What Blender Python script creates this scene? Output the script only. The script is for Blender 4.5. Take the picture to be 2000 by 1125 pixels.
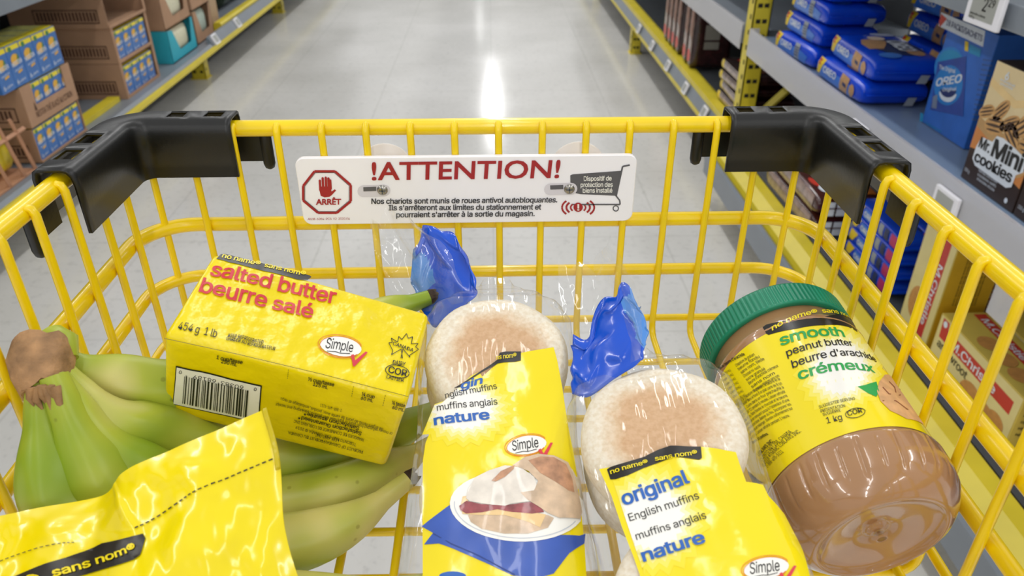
import bpy, bmesh, math, os, random
from mathutils import Vector as V, Matrix, noise
from mathutils.geometry import delaunay_2d_cdt
random.seed(7)
PI = math.pi
scene = bpy.context.scene
COL = scene.collection
for o in list(bpy.data.objects): bpy.data.objects.remove(o)

# ------------------------------------------------------------------ camera, light, exposure
FPX, CAM_H = 1490.0, 1.22
PITCH, YAW = math.radians(30.694), math.radians(1.554)
C0 = V((0, 0, CAM_H))
FWD = V((math.sin(YAW)*math.cos(PITCH), math.cos(YAW)*math.cos(PITCH), -math.sin(PITCH)))
RGT = V((math.cos(YAW), -math.sin(YAW), 0))
UPV = RGT.cross(FWD)
cam = bpy.data.objects.new('camera', bpy.data.cameras.new('camera'))
COL.objects.link(cam)
cam.matrix_world = Matrix(((RGT.x, UPV.x, -FWD.x, C0.x), (RGT.y, UPV.y, -FWD.y, C0.y), (RGT.z, UPV.z, -FWD.z, C0.z), (0, 0, 0, 1)))
cam.data.sensor_width = 36
cam.data.lens = FPX/2000*36
cam.data.clip_start = .01
cam.data.dof.use_dof = True
cam.data.dof.focus_distance = .46
cam.data.dof.aperture_fstop = 14
scene.camera = cam
scene.cycles.transparent_max_bounces = 32
scene.view_settings.view_transform = 'Standard'
scene.view_settings.look = 'None'
scene.view_settings.exposure = 0.02
scene.view_settings.gamma = 1.0
world = bpy.data.worlds.new('store_ambient'); scene.world = world
world.use_nodes = True
bg = world.node_tree.nodes['Background']
bg.inputs[0].default_value = (.985, .99, 1.0, 1); bg.inputs[1].default_value = .64
def strip_light(x, y, z, w, l, e):
    d = bpy.data.lights.new('ceiling_strip', 'AREA'); d.shape = 'RECTANGLE'; d.size = w; d.size_y = l; d.energy = e
    d.color = (1, .995, .985)
    o = bpy.data.objects.new('ceiling_strip', d); o.location = (x, y, z); COL.objects.link(o)
for yy, ee in ((-15, 80), (-11, 85), (-7, 75), (-3.6, 22), (-.2, 14), (3.2, 28), (6.6, 50)):  # strips far behind the camera are added to brighten the sign and facing fronts
    strip_light(.02, yy, 4.2, .16, 2.6, ee)
strip_light(.02, 17.3, 4.2, .16, 3.6, 70)
strip_light(-.35, 26.5, 4.2, .16, 1.6, 7)
for xx in (-3.6, 3.6):
    for yy in range(-10, 18, 5):
        strip_light(xx, yy, 4.2, .16, 3.2, 48)

# ------------------------------------------------------------------ helpers
def proj(p):
    d = p - C0; z = d.dot(FWD)
    return 1000+FPX*d.dot(RGT)/z, 562.5-FPX*d.dot(UPV)/z
def ray(px, py): return FWD + RGT*((px-1000)/FPX) - UPV*((py-562.5)/FPX)
def at(px, py, zc): return C0 + ray(px, py)*zc
def onz(px, py, z):
    d = ray(px, py); return C0 + d*((z-CAM_H)/d.z)
def uv_of(fn, px, py, g):
    u, v = g; e = 1e-5
    best = None
    for _ in range(40):
        x, y = proj(fn(u, v)); rx, ry = px-x, py-y; err = rx*rx+ry*ry
        if best is None or err < best[0]: best = (err, u, v)
        if err < 1e-3: break
        xu, yu = proj(fn(u+e, v)); xv, yv = proj(fn(u, v+e))
        a, b, c, d = (xu-x)/e, (xv-x)/e, (yu-y)/e, (yv-y)/e
        det = a*d-b*c
        if abs(det) < 1e-9: break
        du, dv = (rx*d-b*ry)/det, (a*ry-c*rx)/det
        m = max(abs(du), abs(dv), 1e-9)
        lim = fn.lim if hasattr(fn, 'lim') else .05
        k = min(1, lim/m)
        u += du*k; v += dv*k
    return best[1], best[2]

def srgb(h):
    h = h.lstrip('#'); r = []
    for i in (0, 2, 4):
        c = int(h[i:i+2], 16)/255
        r.append(c/12.92 if c <= .04045 else ((c+.055)/1.055)**2.4)
    return (*r, 1)
MATS = {}
def mat(name, hexc, rough=.5, metal=0, var=0, vscale=30, bump=0, bscale=60, spec=.5, coat=0, sss=0, trans=0):
    if name in MATS: return MATS[name]
    m = bpy.data.materials.new(name); m.use_nodes = True; MATS[name] = m
    nt = m.node_tree; b = nt.nodes['Principled BSDF']
    c = srgb(hexc)
    b.inputs['Base Color'].default_value = c
    b.inputs['Roughness'].default_value = rough; b.inputs['Metallic'].default_value = metal
    b.inputs['Specular IOR Level'].default_value = spec
    b.inputs['Coat Weight'].default_value = coat; b.inputs['Coat Roughness'].default_value = .06
    if sss: b.inputs['Subsurface Weight'].default_value = sss; b.inputs['Subsurface Radius'].default_value = (.004, .003, .002)
    tc = nt.nodes.new('ShaderNodeTexCoord')
    if var or bump:
        n = nt.nodes.new('ShaderNodeTexNoise'); n.inputs['Scale'].default_value = vscale; n.inputs['Detail'].default_value = 4
        nt.links.new(tc.outputs['Object'], n.inputs['Vector'])
    if var:
        r = nt.nodes.new('ShaderNodeValToRGB')
        r.color_ramp.elements[0].position = .3; r.color_ramp.elements[1].position = .7
        r.color_ramp.elements[0].color = tuple(max(0, x*(1-var)) for x in c[:3])+(1,)
        r.color_ramp.elements[1].color = tuple(min(1, x*(1+var)) for x in c[:3])+(1,)
        nt.links.new(n.outputs['Fac'], r.inputs[0]); nt.links.new(r.outputs[0], b.inputs['Base Color'])
    if bump:
        n2 = nt.nodes.new('ShaderNodeTexNoise'); n2.inputs['Scale'].default_value = bscale; n2.inputs['Detail'].default_value = 3
        nt.links.new(tc.outputs['Object'], n2.inputs['Vector'])
        bp = nt.nodes.new('ShaderNodeBump'); bp.inputs['Strength'].default_value = bump; bp.inputs['Distance'].default_value = .002
        nt.links.new(n2.outputs['Fac'], bp.inputs['Height']); nt.links.new(bp.outputs[0], b.inputs['Normal'])
    return m
def clear_mat(name, hexc='ffffff', haze=.06, bump=.4, bscale=40, refl=1.0, stretch=(1, 1, 1), rough=.07):
    if name in MATS: return MATS[name]
    m = bpy.data.materials.new(name); m.use_nodes = True; MATS[name] = m
    nt = m.node_tree; nt.nodes.clear()
    N = nt.nodes.new; L = nt.links.new
    out = N('ShaderNodeOutputMaterial'); tr = N('ShaderNodeBsdfTransparent'); gl = N('ShaderNodeBsdfGlossy'); df = N('ShaderNodeBsdfDiffuse')
    tr.inputs[0].default_value = srgb(hexc)
    df.inputs[0].default_value = srgb('f4f4f2')
    gl.inputs['Roughness'].default_value = rough
    fr = N('ShaderNodeLayerWeight'); fr.inputs['Blend'].default_value = .5
    pw = N('ShaderNodeMath'); pw.operation = 'POWER'; pw.inputs[1].default_value = 4.0; L = nt.links.new; L(fr.outputs['Facing'], pw.inputs[0])
    mu = N('ShaderNodeMath'); mu.operation = 'MULTIPLY_ADD'; mu.inputs[1].default_value = .64*refl; mu.inputs[2].default_value = .045*refl; mu.use_clamp = True
    m1 = N('ShaderNodeMixShader'); m1.inputs[0].default_value = haze
    m2 = N('ShaderNodeMixShader')
    L(tr.outputs[0], m1.inputs[1]); L(df.outputs[0], m1.inputs[2])
    L(pw.outputs[0], mu.inputs[0]); L(mu.outputs[0], m2.inputs[0]); L(m1.outputs[0], m2.inputs[1]); L(gl.outputs[0], m2.inputs[2])
    tc = N('ShaderNodeTexCoord'); mp = N('ShaderNodeMapping'); mp.inputs['Scale'].default_value = stretch
    n = N('ShaderNodeTexNoise'); n.inputs['Scale'].default_value = bscale; n.inputs['Detail'].default_value = 2
    bp = N('ShaderNodeBump'); bp.inputs['Strength'].default_value = bump; bp.inputs['Distance'].default_value = .004
    L(tc.outputs['Object'], mp.inputs[0]); L(mp.outputs[0], n.inputs['Vector']); L(n.outputs['Fac'], bp.inputs['Height'])
    L(bp.outputs[0], fr.inputs['Normal']); L(bp.outputs[0], gl.inputs['Normal'])
    L(m2.outputs[0], out.inputs['Surface'])
    return m
try:
    FONT = bpy.data.fonts.load(os.path.join(bpy.utils.system_resource('DATAFILES'), 'fonts', 'Inter.woff2'))
except Exception:
    FONT = None
GLY = {}
def PLAIN(s): return s in ('!ATTENTION!', 'ARRÊT', 'h')      # set in Blender's own plain face
def glyphs(s, bold=0.0, shear=0.0, sp=.98):
    k = (s, bold, shear, sp)
    if k in GLY: return GLY[k]
    c = bpy.data.curves.new('lettering', 'FONT'); c.body = s; c.shear = shear; c.space_character = sp
    c.resolution_u = 3
    if FONT and not PLAIN(s): c.font = FONT
    o = bpy.data.objects.new('lettering', c); m = bpy.data.meshes.new_from_object(o)
    vs = [(v.co.x, v.co.y) for v in m.vertices]; fs = [tuple(p.vertices) for p in m.polygons]
    bpy.data.objects.remove(o); bpy.data.meshes.remove(m); bpy.data.curves.remove(c)
    x0 = min(v[0] for v in vs); x1 = max(v[0] for v in vs)
    cap = max(v[1] for v in vs) if s == '!ATTENTION!' else CAP[0]*1.32 if s == 'ARRÊT' else CAP[0]
    GLY[k] = ([((x-x0), y/cap) for x, y in vs], fs, x1-x0)
    return GLY[k]
CAP = [1.0]
CAP[0] = max(y for x, y in glyphs('H')[0]); GLY.clear()

class MB:
    def __init__(s): s.v = []; s.f = []; s.mi = []; s.sm = []
    def add(s, vs, fs, mi=0, sm=False):
        b = len(s.v); s.v += [V(p) for p in vs]
        for f in fs: s.f.append(tuple(b+i for i in f)); s.mi.append(mi); s.sm.append(sm)
        return s
    def bm(s, b, mi=0, sm=False, M=None):
        b.verts.ensure_lookup_table(); b.verts.index_update()
        vs = [(M @ v.co if M else v.co.copy()) for v in b.verts]
        s.add(vs, [[v.index for v in f.verts] for f in b.faces], mi, sm); b.free(); return s
    def box(s, lo, hi, mi=0, bev=0, M=None, seg=2):
        b = bmesh.new(); bmesh.ops.create_cube(b, size=1)
        lo = V(lo); hi = V(hi); sz = hi-lo; c = (hi+lo)/2
        for v in b.verts: v.co = V((v.co.x*sz.x, v.co.y*sz.y, v.co.z*sz.z)) + c
        if bev: bmesh.ops.bevel(b, geom=b.edges[:], offset=bev, segments=seg, profile=.6, affect='EDGES')
        return s.bm(b, mi, bool(bev) and False, M)
    def tube(s, path, r, seg=8, mi=0, closed=False, sm=True, flat=1.0):
        P = [V(p) for p in path]; n = len(P)
        rad = r if isinstance(r, (list, tuple)) else [r]*n
        def tan(i):
            if closed: d = P[(i+1) % n]-P[i-1]
            else: d = P[min(i+1, n-1)]-P[max(i-1, 0)]
            return d.normalized()
        t = tan(0); a = V((0, 0, 1)) if abs(t.z) < .9 else V((1, 0, 0))
        u = (a - t*a.dot(t)).normalized(); vs = []
        for i in range(n):
            t = tan(i); u = (u - t*u.dot(t)).normalized(); w = t.cross(u)
            for k in range(seg):
                an = 2*PI*k/seg
                vs.append(P[i] + (u*math.cos(an)*flat + w*math.sin(an))*rad[i])
        fs = []
        m = n if closed else n-1
        for i in range(m):
            j = (i+1) % n
            for k in range(seg):
                k2 = (k+1) % seg
                fs.append((i*seg+k, i*seg+k2, j*seg+k2, j*seg+k))
        s.add(vs, fs, mi, sm)
        if not closed:
            s.add([vs[k] for k in range(seg)], [tuple(range(seg))[::-1]], mi); s.add(vs[-seg:], [tuple(range(seg))], mi)
        return s
    def lathe(s, prof, seg=48, mi=0, fn=None, sm=True, cap=True):
        vs = []; n = len(prof)
        for (r, z) in prof:
            for k in range(seg):
                a = 2*PI*k/seg; rr = fn(r, z, a) if fn else r
                vs.append((rr*math.cos(a), rr*math.sin(a), z))
        fs = [(i*seg+k, i*seg+(k+1) % seg, (i+1)*seg+(k+1) % seg, (i+1)*seg+k) for i in range(n-1) for k in range(seg)]
        s.add(vs, fs, mi, sm)
        if cap: s.add(vs[:seg], [tuple(range(seg))[::-1]], mi); s.add(vs[-seg:], [tuple(range(seg))], mi)
        return s
    def grid(s, fn, us, vs_, mi=0, sm=True, wrap=False):
        nu = len(us); nv = len(vs_)
        P = [fn(u, v) for v in vs_ for u in us]; fs = []
        for j in range(nv-1):
            for i in range(nu if wrap else nu-1):
                i2 = (i+1) % nu; fs.append((j*nu+i, j*nu+i2, (j+1)*nu+i2, (j+1)*nu+i))
        return s.add(P, fs, mi, sm)
    def poly(s, pts, fn, mi=0, off=.0004, step=None, sm=True):
        pts = [V((p[0], p[1])) for p in pts]; n = len(pts)
        if step:
            q = []
            for i in range(n):
                a, b = pts[i], pts[(i+1) % n]; k = max(1, int((b-a).length/step))
                q += [a.lerp(b, j/k) for j in range(k)]
            pts = q; n = len(pts)
            x0 = min(p.x for p in pts); x1 = max(p.x for p in pts); y0 = min(p.y for p in pts); y1 = max(p.y for p in pts)
            ext = [V((x0+(i+.5+.25*(j % 2))*step, y0+(j+.5)*step)) for i in range(int((x1-x0)/step)+1) for j in range(int((y1-y0)/step)+1)]
        else: ext = []
        r = delaunay_2d_cdt(pts+ext, [], [list(range(n))], 1, 1e-7)
        base = surf(fn, off)
        return s.add([base(p.x, p.y) for p in r[0]], r[2], mi, sm)
    def text(s, t, fn, A, B, Cc=None, h=None, mi=0, off=.0006, bold=.02, shear=0, sp=.96):
        """A, B: uv of the baseline's ends; h: cap height in uv (square metric) or Cc: uv of the point above A at cap height."""
        vs, fs, w = glyphs(t, bold, shear, sp)
        A = V(A); B = V(B); d = B-A
        if Cc is not None: up = V(Cc)-A
        else: up = V((-d.y, d.x)).normalized()*h
        b = bold*.42
        for k, (dx, dy) in enumerate(((0, 0), (b, b*.7), (-b, b*.7), (b, -b*.7), (-b, -b*.7)) if b > .006 else ((0, 0),)):
            base = surf(fn, off+k*.000025); P = []
            for x, y in vs:
                q = A + d*((x+dx)/w) + up*(y+dy/CAP[0]); P.append(base(q.x, q.y))
            s.add(P, fs, mi)
        return s
    def build(s, name, mats, parent=None, local=True, solid=0, subd=0, bevmod=0, sharp=0):
        m = bpy.data.meshes.new(name)
        vs = s.v
        if parent is not None and not local:
            inv = wmat(parent).inverted(); vs = [inv @ p for p in vs]
        m.from_pydata([tuple(p) for p in vs], [], s.f)
        for mm in (mats if isinstance(mats, (list, tuple)) else [mats]): m.materials.append(mm)
        m.polygons.foreach_set('material_index', s.mi); m.polygons.foreach_set('use_smooth', s.sm)
        m.update()
        if sharp: m.set_sharp_from_angle(angle=math.radians(sharp))
        o = bpy.data.objects.new(name, m); COL.objects.link(o)
        if parent: o.parent = parent
        if bevmod:
            md = o.modifiers.new('bevel', 'BEVEL'); md.width = bevmod; md.segments = 2; md.limit_method = 'ANGLE'
        if solid:
            md = o.modifiers.new('thickness', 'SOLIDIFY'); md.thickness = solid; md.offset = 0
        if subd:
            md = o.modifiers.new('smooth', 'SUBSURF'); md.levels = subd; md.render_levels = subd
        return o
def wmat(o):
    M = o.matrix_basis
    while o.parent: o = o.parent; M = o.matrix_basis @ M
    return M
def surf(fn, off):
    """fn plus off along its normal"""
    if hasattr(fn, 'off'): return lambda u, v: fn.off(u, v, off)
    e = 1e-4
    sg = getattr(fn, 'sign', 1)
    def g(u, v):
        p = fn(u, v); n = (fn(u+e, v)-p).cross(fn(u, v+e)-p)
        if n.length < 1e-14: return p
        return p + n.normalized()*off*sg
    return g
class Plane:
    """a flat printing surface: origin, u axis, v axis (unit vectors, metres)"""
    def __init__(s, o, u, v):
        s.o = V(o); s.u = V(u).normalized(); s.v = V(v).normalized(); s.n = s.u.cross(s.v).normalized()
    def __call__(s, u, v): return s.o + s.u*u + s.v*v
    def off(s, u, v, f): return s.o + s.u*u + s.v*v + s.n*f
class Fn:
    def __init__(s, f, sign=1, lim=.05): s.f = f; s.sign = sign; s.lim = lim
    def __call__(s, u, v): return s.f(u, v)
class Px:
    """prints on a real surface: takes points of the photograph and finds the spot on that surface"""
    def __init__(s, mb, fn, guess): s.mb = mb; s.fn = fn; s.g = guess
    def uv(s, x, y): return uv_of(s.fn, x, y, s.g)
    def text(s, t, A, B, h, mi, bold=.02, shear=0, off=.0006, up=None, sp=.96):
        d = V(B)-V(A); n = V((d.y, -d.x)).normalized()*h if up is None else V(up)
        s.mb.text(t, s.fn, s.uv(*A), s.uv(*B), Cc=s.uv(A[0]+n.x, A[1]+n.y), mi=mi, off=off, bold=bold, shear=shear, sp=sp)
    def poly(s, pts, mi, off=.0004, step=.004):
        s.mb.poly([s.uv(*p) for p in pts], s.fn, mi, off, step)
    def line(s, pts, w, mi, off=.0006):
        for i, (a, b) in enumerate(zip(pts[:-1], pts[1:])):
            d = (V(b)-V(a)); n = V((-d.y, d.x)).normalized()*w/2; a = V(a); b = V(b)
            s.poly([a-n, b-n, b+n, a+n], mi, off+(i % 4)*.00003, None)
def burst(q, c, rx, ry, slots, off, n=44, keep=None, step=.003):
    """the printed star that fades from the label's yellow to white in rings"""
    for k, (f, m) in enumerate(zip((1.15, 1.0, .87, .75, .64), slots)):
        pts = [(c[0]+rx*f*(1 if i % 2 else .86)*math.cos(2*PI*i/n), c[1]+ry*f*(1 if i % 2 else .86)*math.sin(2*PI*i/n)) for i in range(n)]
        if keep: pts = [keep(*p) for p in pts]
        q.poly(pts, m, off+.00003*k, step)
def thing(name, label, cat, loc=(0, 0, 0), group=None, M=None):
    o = bpy.data.objects.new(name, None); COL.objects.link(o); o.empty_display_size = .02
    if M is not None: o.matrix_basis = M
    else: o.location = loc
    tag(o, label, cat, group); return o
def tag(o, label, cat, group=None):
    o['label'] = label; o['category'] = cat
    if group: o['group'] = group
    return o
def structure(o): o['kind'] = 'structure'; return o
def copy_tree(o, parent=None):
    c = o.copy(); COL.objects.link(c)
    if parent: c.parent = parent
    for ch in list(o.children): copy_tree(ch, c)
    return c
def arc_pts(c, r, a0, a1, n, z): return [V((c[0]+r*math.cos(a0+(a1-a0)*i/n), c[1]+r*math.sin(a0+(a1-a0)*i/n), z)) for i in range(n+1)]
def ell(cx, cy, rx, ry, n=28, rot=0, a0=0, a1=2*PI):
    full = abs(a1-a0-2*PI) < 1e-6
    out = []
    for i in range(n if full else n+1):
        a = a0+(a1-a0)*i/n; x, y = rx*math.cos(a), ry*math.sin(a)
        out.append((cx+x*math.cos(rot)-y*math.sin(rot), cy+x*math.sin(rot)+y*math.cos(rot)))
    return out
def catmull(P, t):
    n = len(P)-1; t = min(max(t, 0), 1)*n; i = min(int(t), n-1); f = t-i
    p0, p1, p2, p3 = P[max(i-1, 0)], P[i], P[i+1], P[min(i+2, n)]
    if i == 0: p0 = p1*2-p2
    if i == n-1: p3 = p2*2-p1
    return .5*((2*p1)+(p2-p0)*f+(2*p0-5*p1+4*p2-p3)*f*f+(3*p1-p0-3*p2+p3)*f*f*f)
def lin(a, b, n): return [a+(b-a)*i/n for i in range(n+1)]
def nz(x, y, z=0.0): return noise.noise(V((x, y, z)))

# ------------------------------------------------------------------ materials shared by many things
YEL = mat('yellow_powder_coat', 'f9d600', .3, var=.05, vscale=40, coat=.3)
YSH = mat('yellow_shelf_paint', 'dcc834', .4, var=.08, vscale=9)
BLK = mat('black_plastic', '121210', .36, var=.2, vscale=60, bump=.05, bscale=300)
GREY = mat('grey_shelf_steel', '7f868e', .38, var=.06, vscale=8, spec=.6)
BGREY = mat('reflection_tinted_deck', '8094ae', .3, var=.08, vscale=6, spec=.6)  # grey deck steel with the blue of its reflections put into the colour
GREYD = mat('dark_shelf_steel', '55595e', .45, var=.08, vscale=8)
WHT = mat('white_plastic', 'fbf9fd', .35, var=.02)
INK = mat('black_ink', '161514', .4, var=.05)
LBLK = mat('black_print', '1b1712', .3, var=.05)
PYEL = mat('label_yellow', 'f3dd00', .28, var=.02, vscale=20)
PBLU = mat('print_blue', '1f5fb4', .35, var=.03)
PRED = mat('print_red', 'd2303a', .4, var=.04)
PGRN = mat('print_green', '1fa04a', .35, var=.04)
PALE = [mat('print_pale_%s' % n, h, .35, var=.02) for n, h in (('yellow', 'f3e02e'), ('lemon', 'f3e55e'), ('cream', 'f4ea90'), ('ivory', 'f4efc0'))]
PWHT = mat('print_white', 'f4f2ea', .35, var=.02)
CHROME = mat('zinc_screw', 'a8a49c', .25, 1, var=.1, vscale=200)
# ------------------------------------------------------------------ floor
def floor_mat():
    m = bpy.data.materials.new('polished_terrazzo'); m.use_nodes = True; nt = m.node_tree; b = nt.nodes['Principled BSDF']; N = nt.nodes.new; L = nt.links.new
    tc = N('ShaderNodeTexCoord'); n1 = N('ShaderNodeTexNoise'); n1.inputs['Scale'].default_value = 1.6; n1.inputs['Detail'].default_value = 5
    n2 = N('ShaderNodeTexNoise'); n2.inputs['Scale'].default_value = 34; n2.inputs['Detail'].default_value = 4; n2.inputs['Roughness'].default_value = .7
    L(tc.outputs['Object'], n1.inputs['Vector']); L(tc.outputs['Object'], n2.inputs['Vector'])
    r1 = N('ShaderNodeValToRGB'); r1.color_ramp.elements[0].color = srgb('d2d0ca'); r1.color_ramp.elements[1].color = srgb('e0ded9')
    r1.color_ramp.elements[0].position = .35; r1.color_ramp.elements[1].position = .65
    r2 = N('ShaderNodeValToRGB'); r2.color_ramp.elements[0].color = (.86, .86, .86, 1); r2.color_ramp.elements[1].color = (1, 1, 1, 1)
    r2.color_ramp.elements[0].position = .34; r2.color_ramp.elements[1].position = .46
    L(n1.outputs['Fac'], r1.inputs[0]); L(n2.outputs['Fac'], r2.inputs[0])
    mx = N('ShaderNodeMix'); mx.data_type = 'RGBA'; mx.blend_type = 'MULTIPLY'; mx.inputs['Factor'].default_value = 1
    L(r1.outputs[0], mx.inputs['A']); L(r2.outputs[0], mx.inputs['B'])
    br = N('ShaderNodeTexBrick'); br.offset = 0; br.inputs['Scale'].default_value = 1; br.inputs['Brick Width'].default_value = .6; br.inputs['Row Height'].default_value = .6
    br.inputs['Mortar Size'].default_value = .0035; br.inputs['Color1'].default_value = br.inputs['Color2'].default_value = (1, 1, 1, 1); br.inputs['Mortar'].default_value = (.88, .88, .87, 1)
    L(tc.outputs['Object'], br.inputs['Vector'])
    m2 = N('ShaderNodeMix'); m2.data_type = 'RGBA'; m2.blend_type = 'MULTIPLY'; m2.inputs['Factor'].default_value = 1
    L(mx.outputs['Result'], m2.inputs['A']); L(br.outputs['Color'], m2.inputs['B']); L(m2.outputs['Result'], b.inputs['Base Color'])
    rr = N('ShaderNodeMapRange'); rr.inputs['To Min'].default_value = .08; rr.inputs['To Max'].default_value = .2
    L(n1.outputs['Fac'], rr.inputs['Value']); L(rr.outputs[0], b.inputs['Roughness'])
    b.inputs['Specular IOR Level'].default_value = .45
    bp = N('ShaderNodeBump'); bp.inputs['Strength'].default_value = .02; bp.inputs['Distance'].default_value = .01
    n3 = N('ShaderNodeTexNoise'); n3.inputs['Scale'].default_value = 5; L(tc.outputs['Object'], n3.inputs['Vector'])
    L(n3.outputs['Fac'], bp.inputs['Height']); L(bp.outputs[0], b.inputs['Normal'])
    return m
fb = MB(); fb.box((-6, -4, -.05), (6, 30, 0))
structure(fb.build('floor', floor_mat()))
structure(MB().box((-6, 29.9, 0), (6, 30, 4.6)).build('wall_back', mat('store_wall', 'c9c8c3', .7, var=.04, vscale=2)))

# ------------------------------------------------------------------ shopping cart
XL, XR, YF, YR, ZR = -.247, .230, .502, -.16, 1.05
def rail_path(z, grow=0, R=.035):
    xl, xr, yf = XL-grow, XR+grow, YF+grow
    p = [V((xl, YR, z))] + arc_pts((xl+R, yf-R), R, PI, PI/2, 8, z) + arc_pts((xr-R, yf-R), R, PI/2, 0, 8, z) + [V((xr, YR, z))]
    return p
cart = thing('shopping_cart', 'yellow wire shopping cart with black corner guards and a white anti-theft sign', 'shopping cart', (0, .2, 0))
def part(mb, name, mats, par=cart, **k): return mb.build(name, mats, par, local=False, **k)
part(MB().tube(rail_path(ZR), .0056, 12), 'basket_rim', YEL)
for z, r in ((.979, .0052), (.937, .0044), (.893, .0028)):
    part(MB().tube(rail_path(z), r, 10), 'basket_rail', YEL)
ZB, WR, IN = .885, .0025, .0078
def bend(p, q, c, R=.012, n=5):
    a = c+(p-c).normalized()*R; b = c+(q-c).normalized()*R
    return [a*(1-t)**2+c*2*t*(1-t)+b*t*t for t in lin(0, 1, n)]
for k in range(16):
    x = -.2325+.0296*k
    a, c, b = V((x, YF-IN, ZR+.001)), V((x, YF-IN, ZB)), V((x, YR, ZB))
    part(MB().tube([V((x, YF-.004, ZR+.003)), V((x, YF-IN+.0012, ZR+.0025)), V((x, YF-IN, ZR-.001)), a+V((0, 0, -.009))]+bend(a, b, c)+[b], WR, 8), 'basket_wire', YEL)
for k in range(19):
    yl, yr = .4648-.0319*k, .4600-.0319*k
    a, c1, c2, b = V((XL+IN, yl, ZR+.001)), V((XL+IN, yl, ZB-.005)), V((XR-IN, yr, ZB-.005)), V((XR-IN, yr, ZR+.001))
    part(MB().tube([V((XL+.004, yl, ZR+.003)), V((XL+IN-.0012, yl, ZR+.0025)), V((XL+IN, yl, ZR-.001)), a+V((0, 0, -.009))]+bend(a, c2, c1)+bend(c1, b, c2)+[b+V((0, 0, -.009)), V((XR-IN, yr, ZR-.001)), V((XR-IN+.0012, yr, ZR+.0025)), V((XR-.004, yr, ZR+.003))], WR, 8), 'basket_wire', YEL)
# weld joints and undercarriage
for s, x in ((-1, XL), (1, XR)):
    p = [V((x, YR, ZR)), V((x, -.26, ZR)), V((x*.97, -.29, ZR+.01))]
    part(MB().tube(p, .0085, 10), 'handle_arm', YEL)
    xx = x*.86
    part(MB().tube([V((xx, .10, ZB-.012)), V((xx, .02, .5)), V((xx, -.16, .22)), V((xx, -.26, .17))], .011, 10), 'rear_post', YEL)
    part(MB().tube([V((xx, -.28, .17)), V((xx*.9, .38, .13))], .011, 10), 'base_rail', YEL)
    part(MB().tube([V((x*.98, -.1, ZB-.012)), V((x*.98, .12, ZB-.012))], .007, 8), 'side_bearer', YEL)
    for yy in (-.26, .36):
        w = part(MB().lathe([(.02, -.014), (.052, -.013), (.06, -.009), (.06, .009), (.052, .013), (.02, .014)], 28), 'wheel', BLK)
        w.matrix_basis = Matrix.Translation((xx*.97, yy-.2, .06)) @ Matrix.Rotation(PI/2, 4, 'Y')
        w.data.transform(Matrix.Translation((0, .2, 0)))
        part(MB().box((xx*.97-.02, yy-.02, .06), (xx*.97-.016, yy+.02, .15)).box((xx*.97+.016, yy-.02, .06), (xx*.97+.02, yy+.02, .15)).box((xx*.97-.02, yy-.02, .125), (xx*.97+.02, yy+.02, .15)), 'caster_fork', CHROME)
part(MB().tube([V((XL*.97, -.29, ZR+.01)), V((XR*.97, -.29, ZR+.01))], .014, 14), 'push_handle', BLK)
part(MB().tube([V((XL*.86, .10, ZB-.013)), V((XR*.86, .10, ZB-.013))], .008, 8), 'cross_bearer', YEL)
# black corner guards
def guard(sx):
    xw = XL if sx < 0 else XR
    R, n = .022, 8
    x_end = -.172 if sx < 0 else .160
    y_end = .405
    cx, cy = xw - sx*R, YF-R
    cen = []
    def add(p, nrm): cen.append((V(p), V(nrm)))
    for f in (0, .07, .13, .36, .5, .60, .82, .9, .97):      # along the front
        add((x_end+(cx-x_end)*f, YF, 0), (0, -1, 0))
    for i in range(n+1):
        a = PI/2 - PI/2*i/n
        d = V((sx*math.cos(a), math.sin(a), 0)); add(V((cx, cy, 0))+d*R, -d)
    for f in (.04, .12, .2, .44, .5, .56, .80, .93, 1):
        add((xw, cy+(y_end-cy)*f, 0), (-sx, 0, 0))
    N = len(cen)
    # cross-section (inward offset, z): inner skirt, rounded shoulder, top, outer skirt
    sec = [(.0125, 1.0205), (.0125, 1.050), (.0117, 1.0555), (.0093, 1.0585), (.006, 1.0593), (-.006, 1.0593), (-.0085, 1.058), (-.0095, 1.054), (-.0095, 1.030)]
    vs = []
    for i, (p, nr) in enumerate(cen):
        k = 0 if 0 < i < N-1 else .0
        for (o, z) in sec: vs.append((p.x+nr.x*o, p.y+nr.y*o, z))
    m = len(sec); fs = []
    for i in range(N-1):
        for j in range(m-1):
            if j == 4 and (i, i+1) in {(2, 3), (5, 6), (20, 21), (23, 24)}: continue
            fs.append((i*m+j, (i+1)*m+j, (i+1)*m+j+1, i*m+j+1))
    g = part(MB().add(vs, fs, 0, True), 'corner_guard', BLK, solid=.0022, sharp=50)
    # clips reaching beyond each end, each with a rounded bar behind the wires
    xe = x_end; dx = .017*(1 if sx < 0 else -1)
    lo, hi = sorted((xe-dx*.4, xe+dx))
    MBc = MB().box((lo, YF+.0065, 1.024), (hi, YF+.0095, 1.0445))
    MBc.tube([V((xe+dx*.95, YF+.006, 1.0205+.0255*t)) for t in (-.08, -.03, .1, .9, 1.03, 1.08)], [.0012, .0032, .0042, .0042, .0032, .0012], 10)
    part(MBc, 'guard_clip', BLK, g)
    lo, hi = sorted((xw+sx*.0065, xw+sx*.0095))
    MBc = MB().box((lo, y_end-.022, 1.024), (hi, y_end+.008, 1.0445))
    MBc.tube([V((xw+sx*.006, y_end-.021, 1.0185+.0275*t)) for t in (-.08, -.03, .1, .9, 1.03, 1.08)], [.0012, .0032, .0042, .0042, .0032, .0012], 10)
    part(MBc, 'guard_clip', BLK, g)
guard(-1); guard(1)

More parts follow.
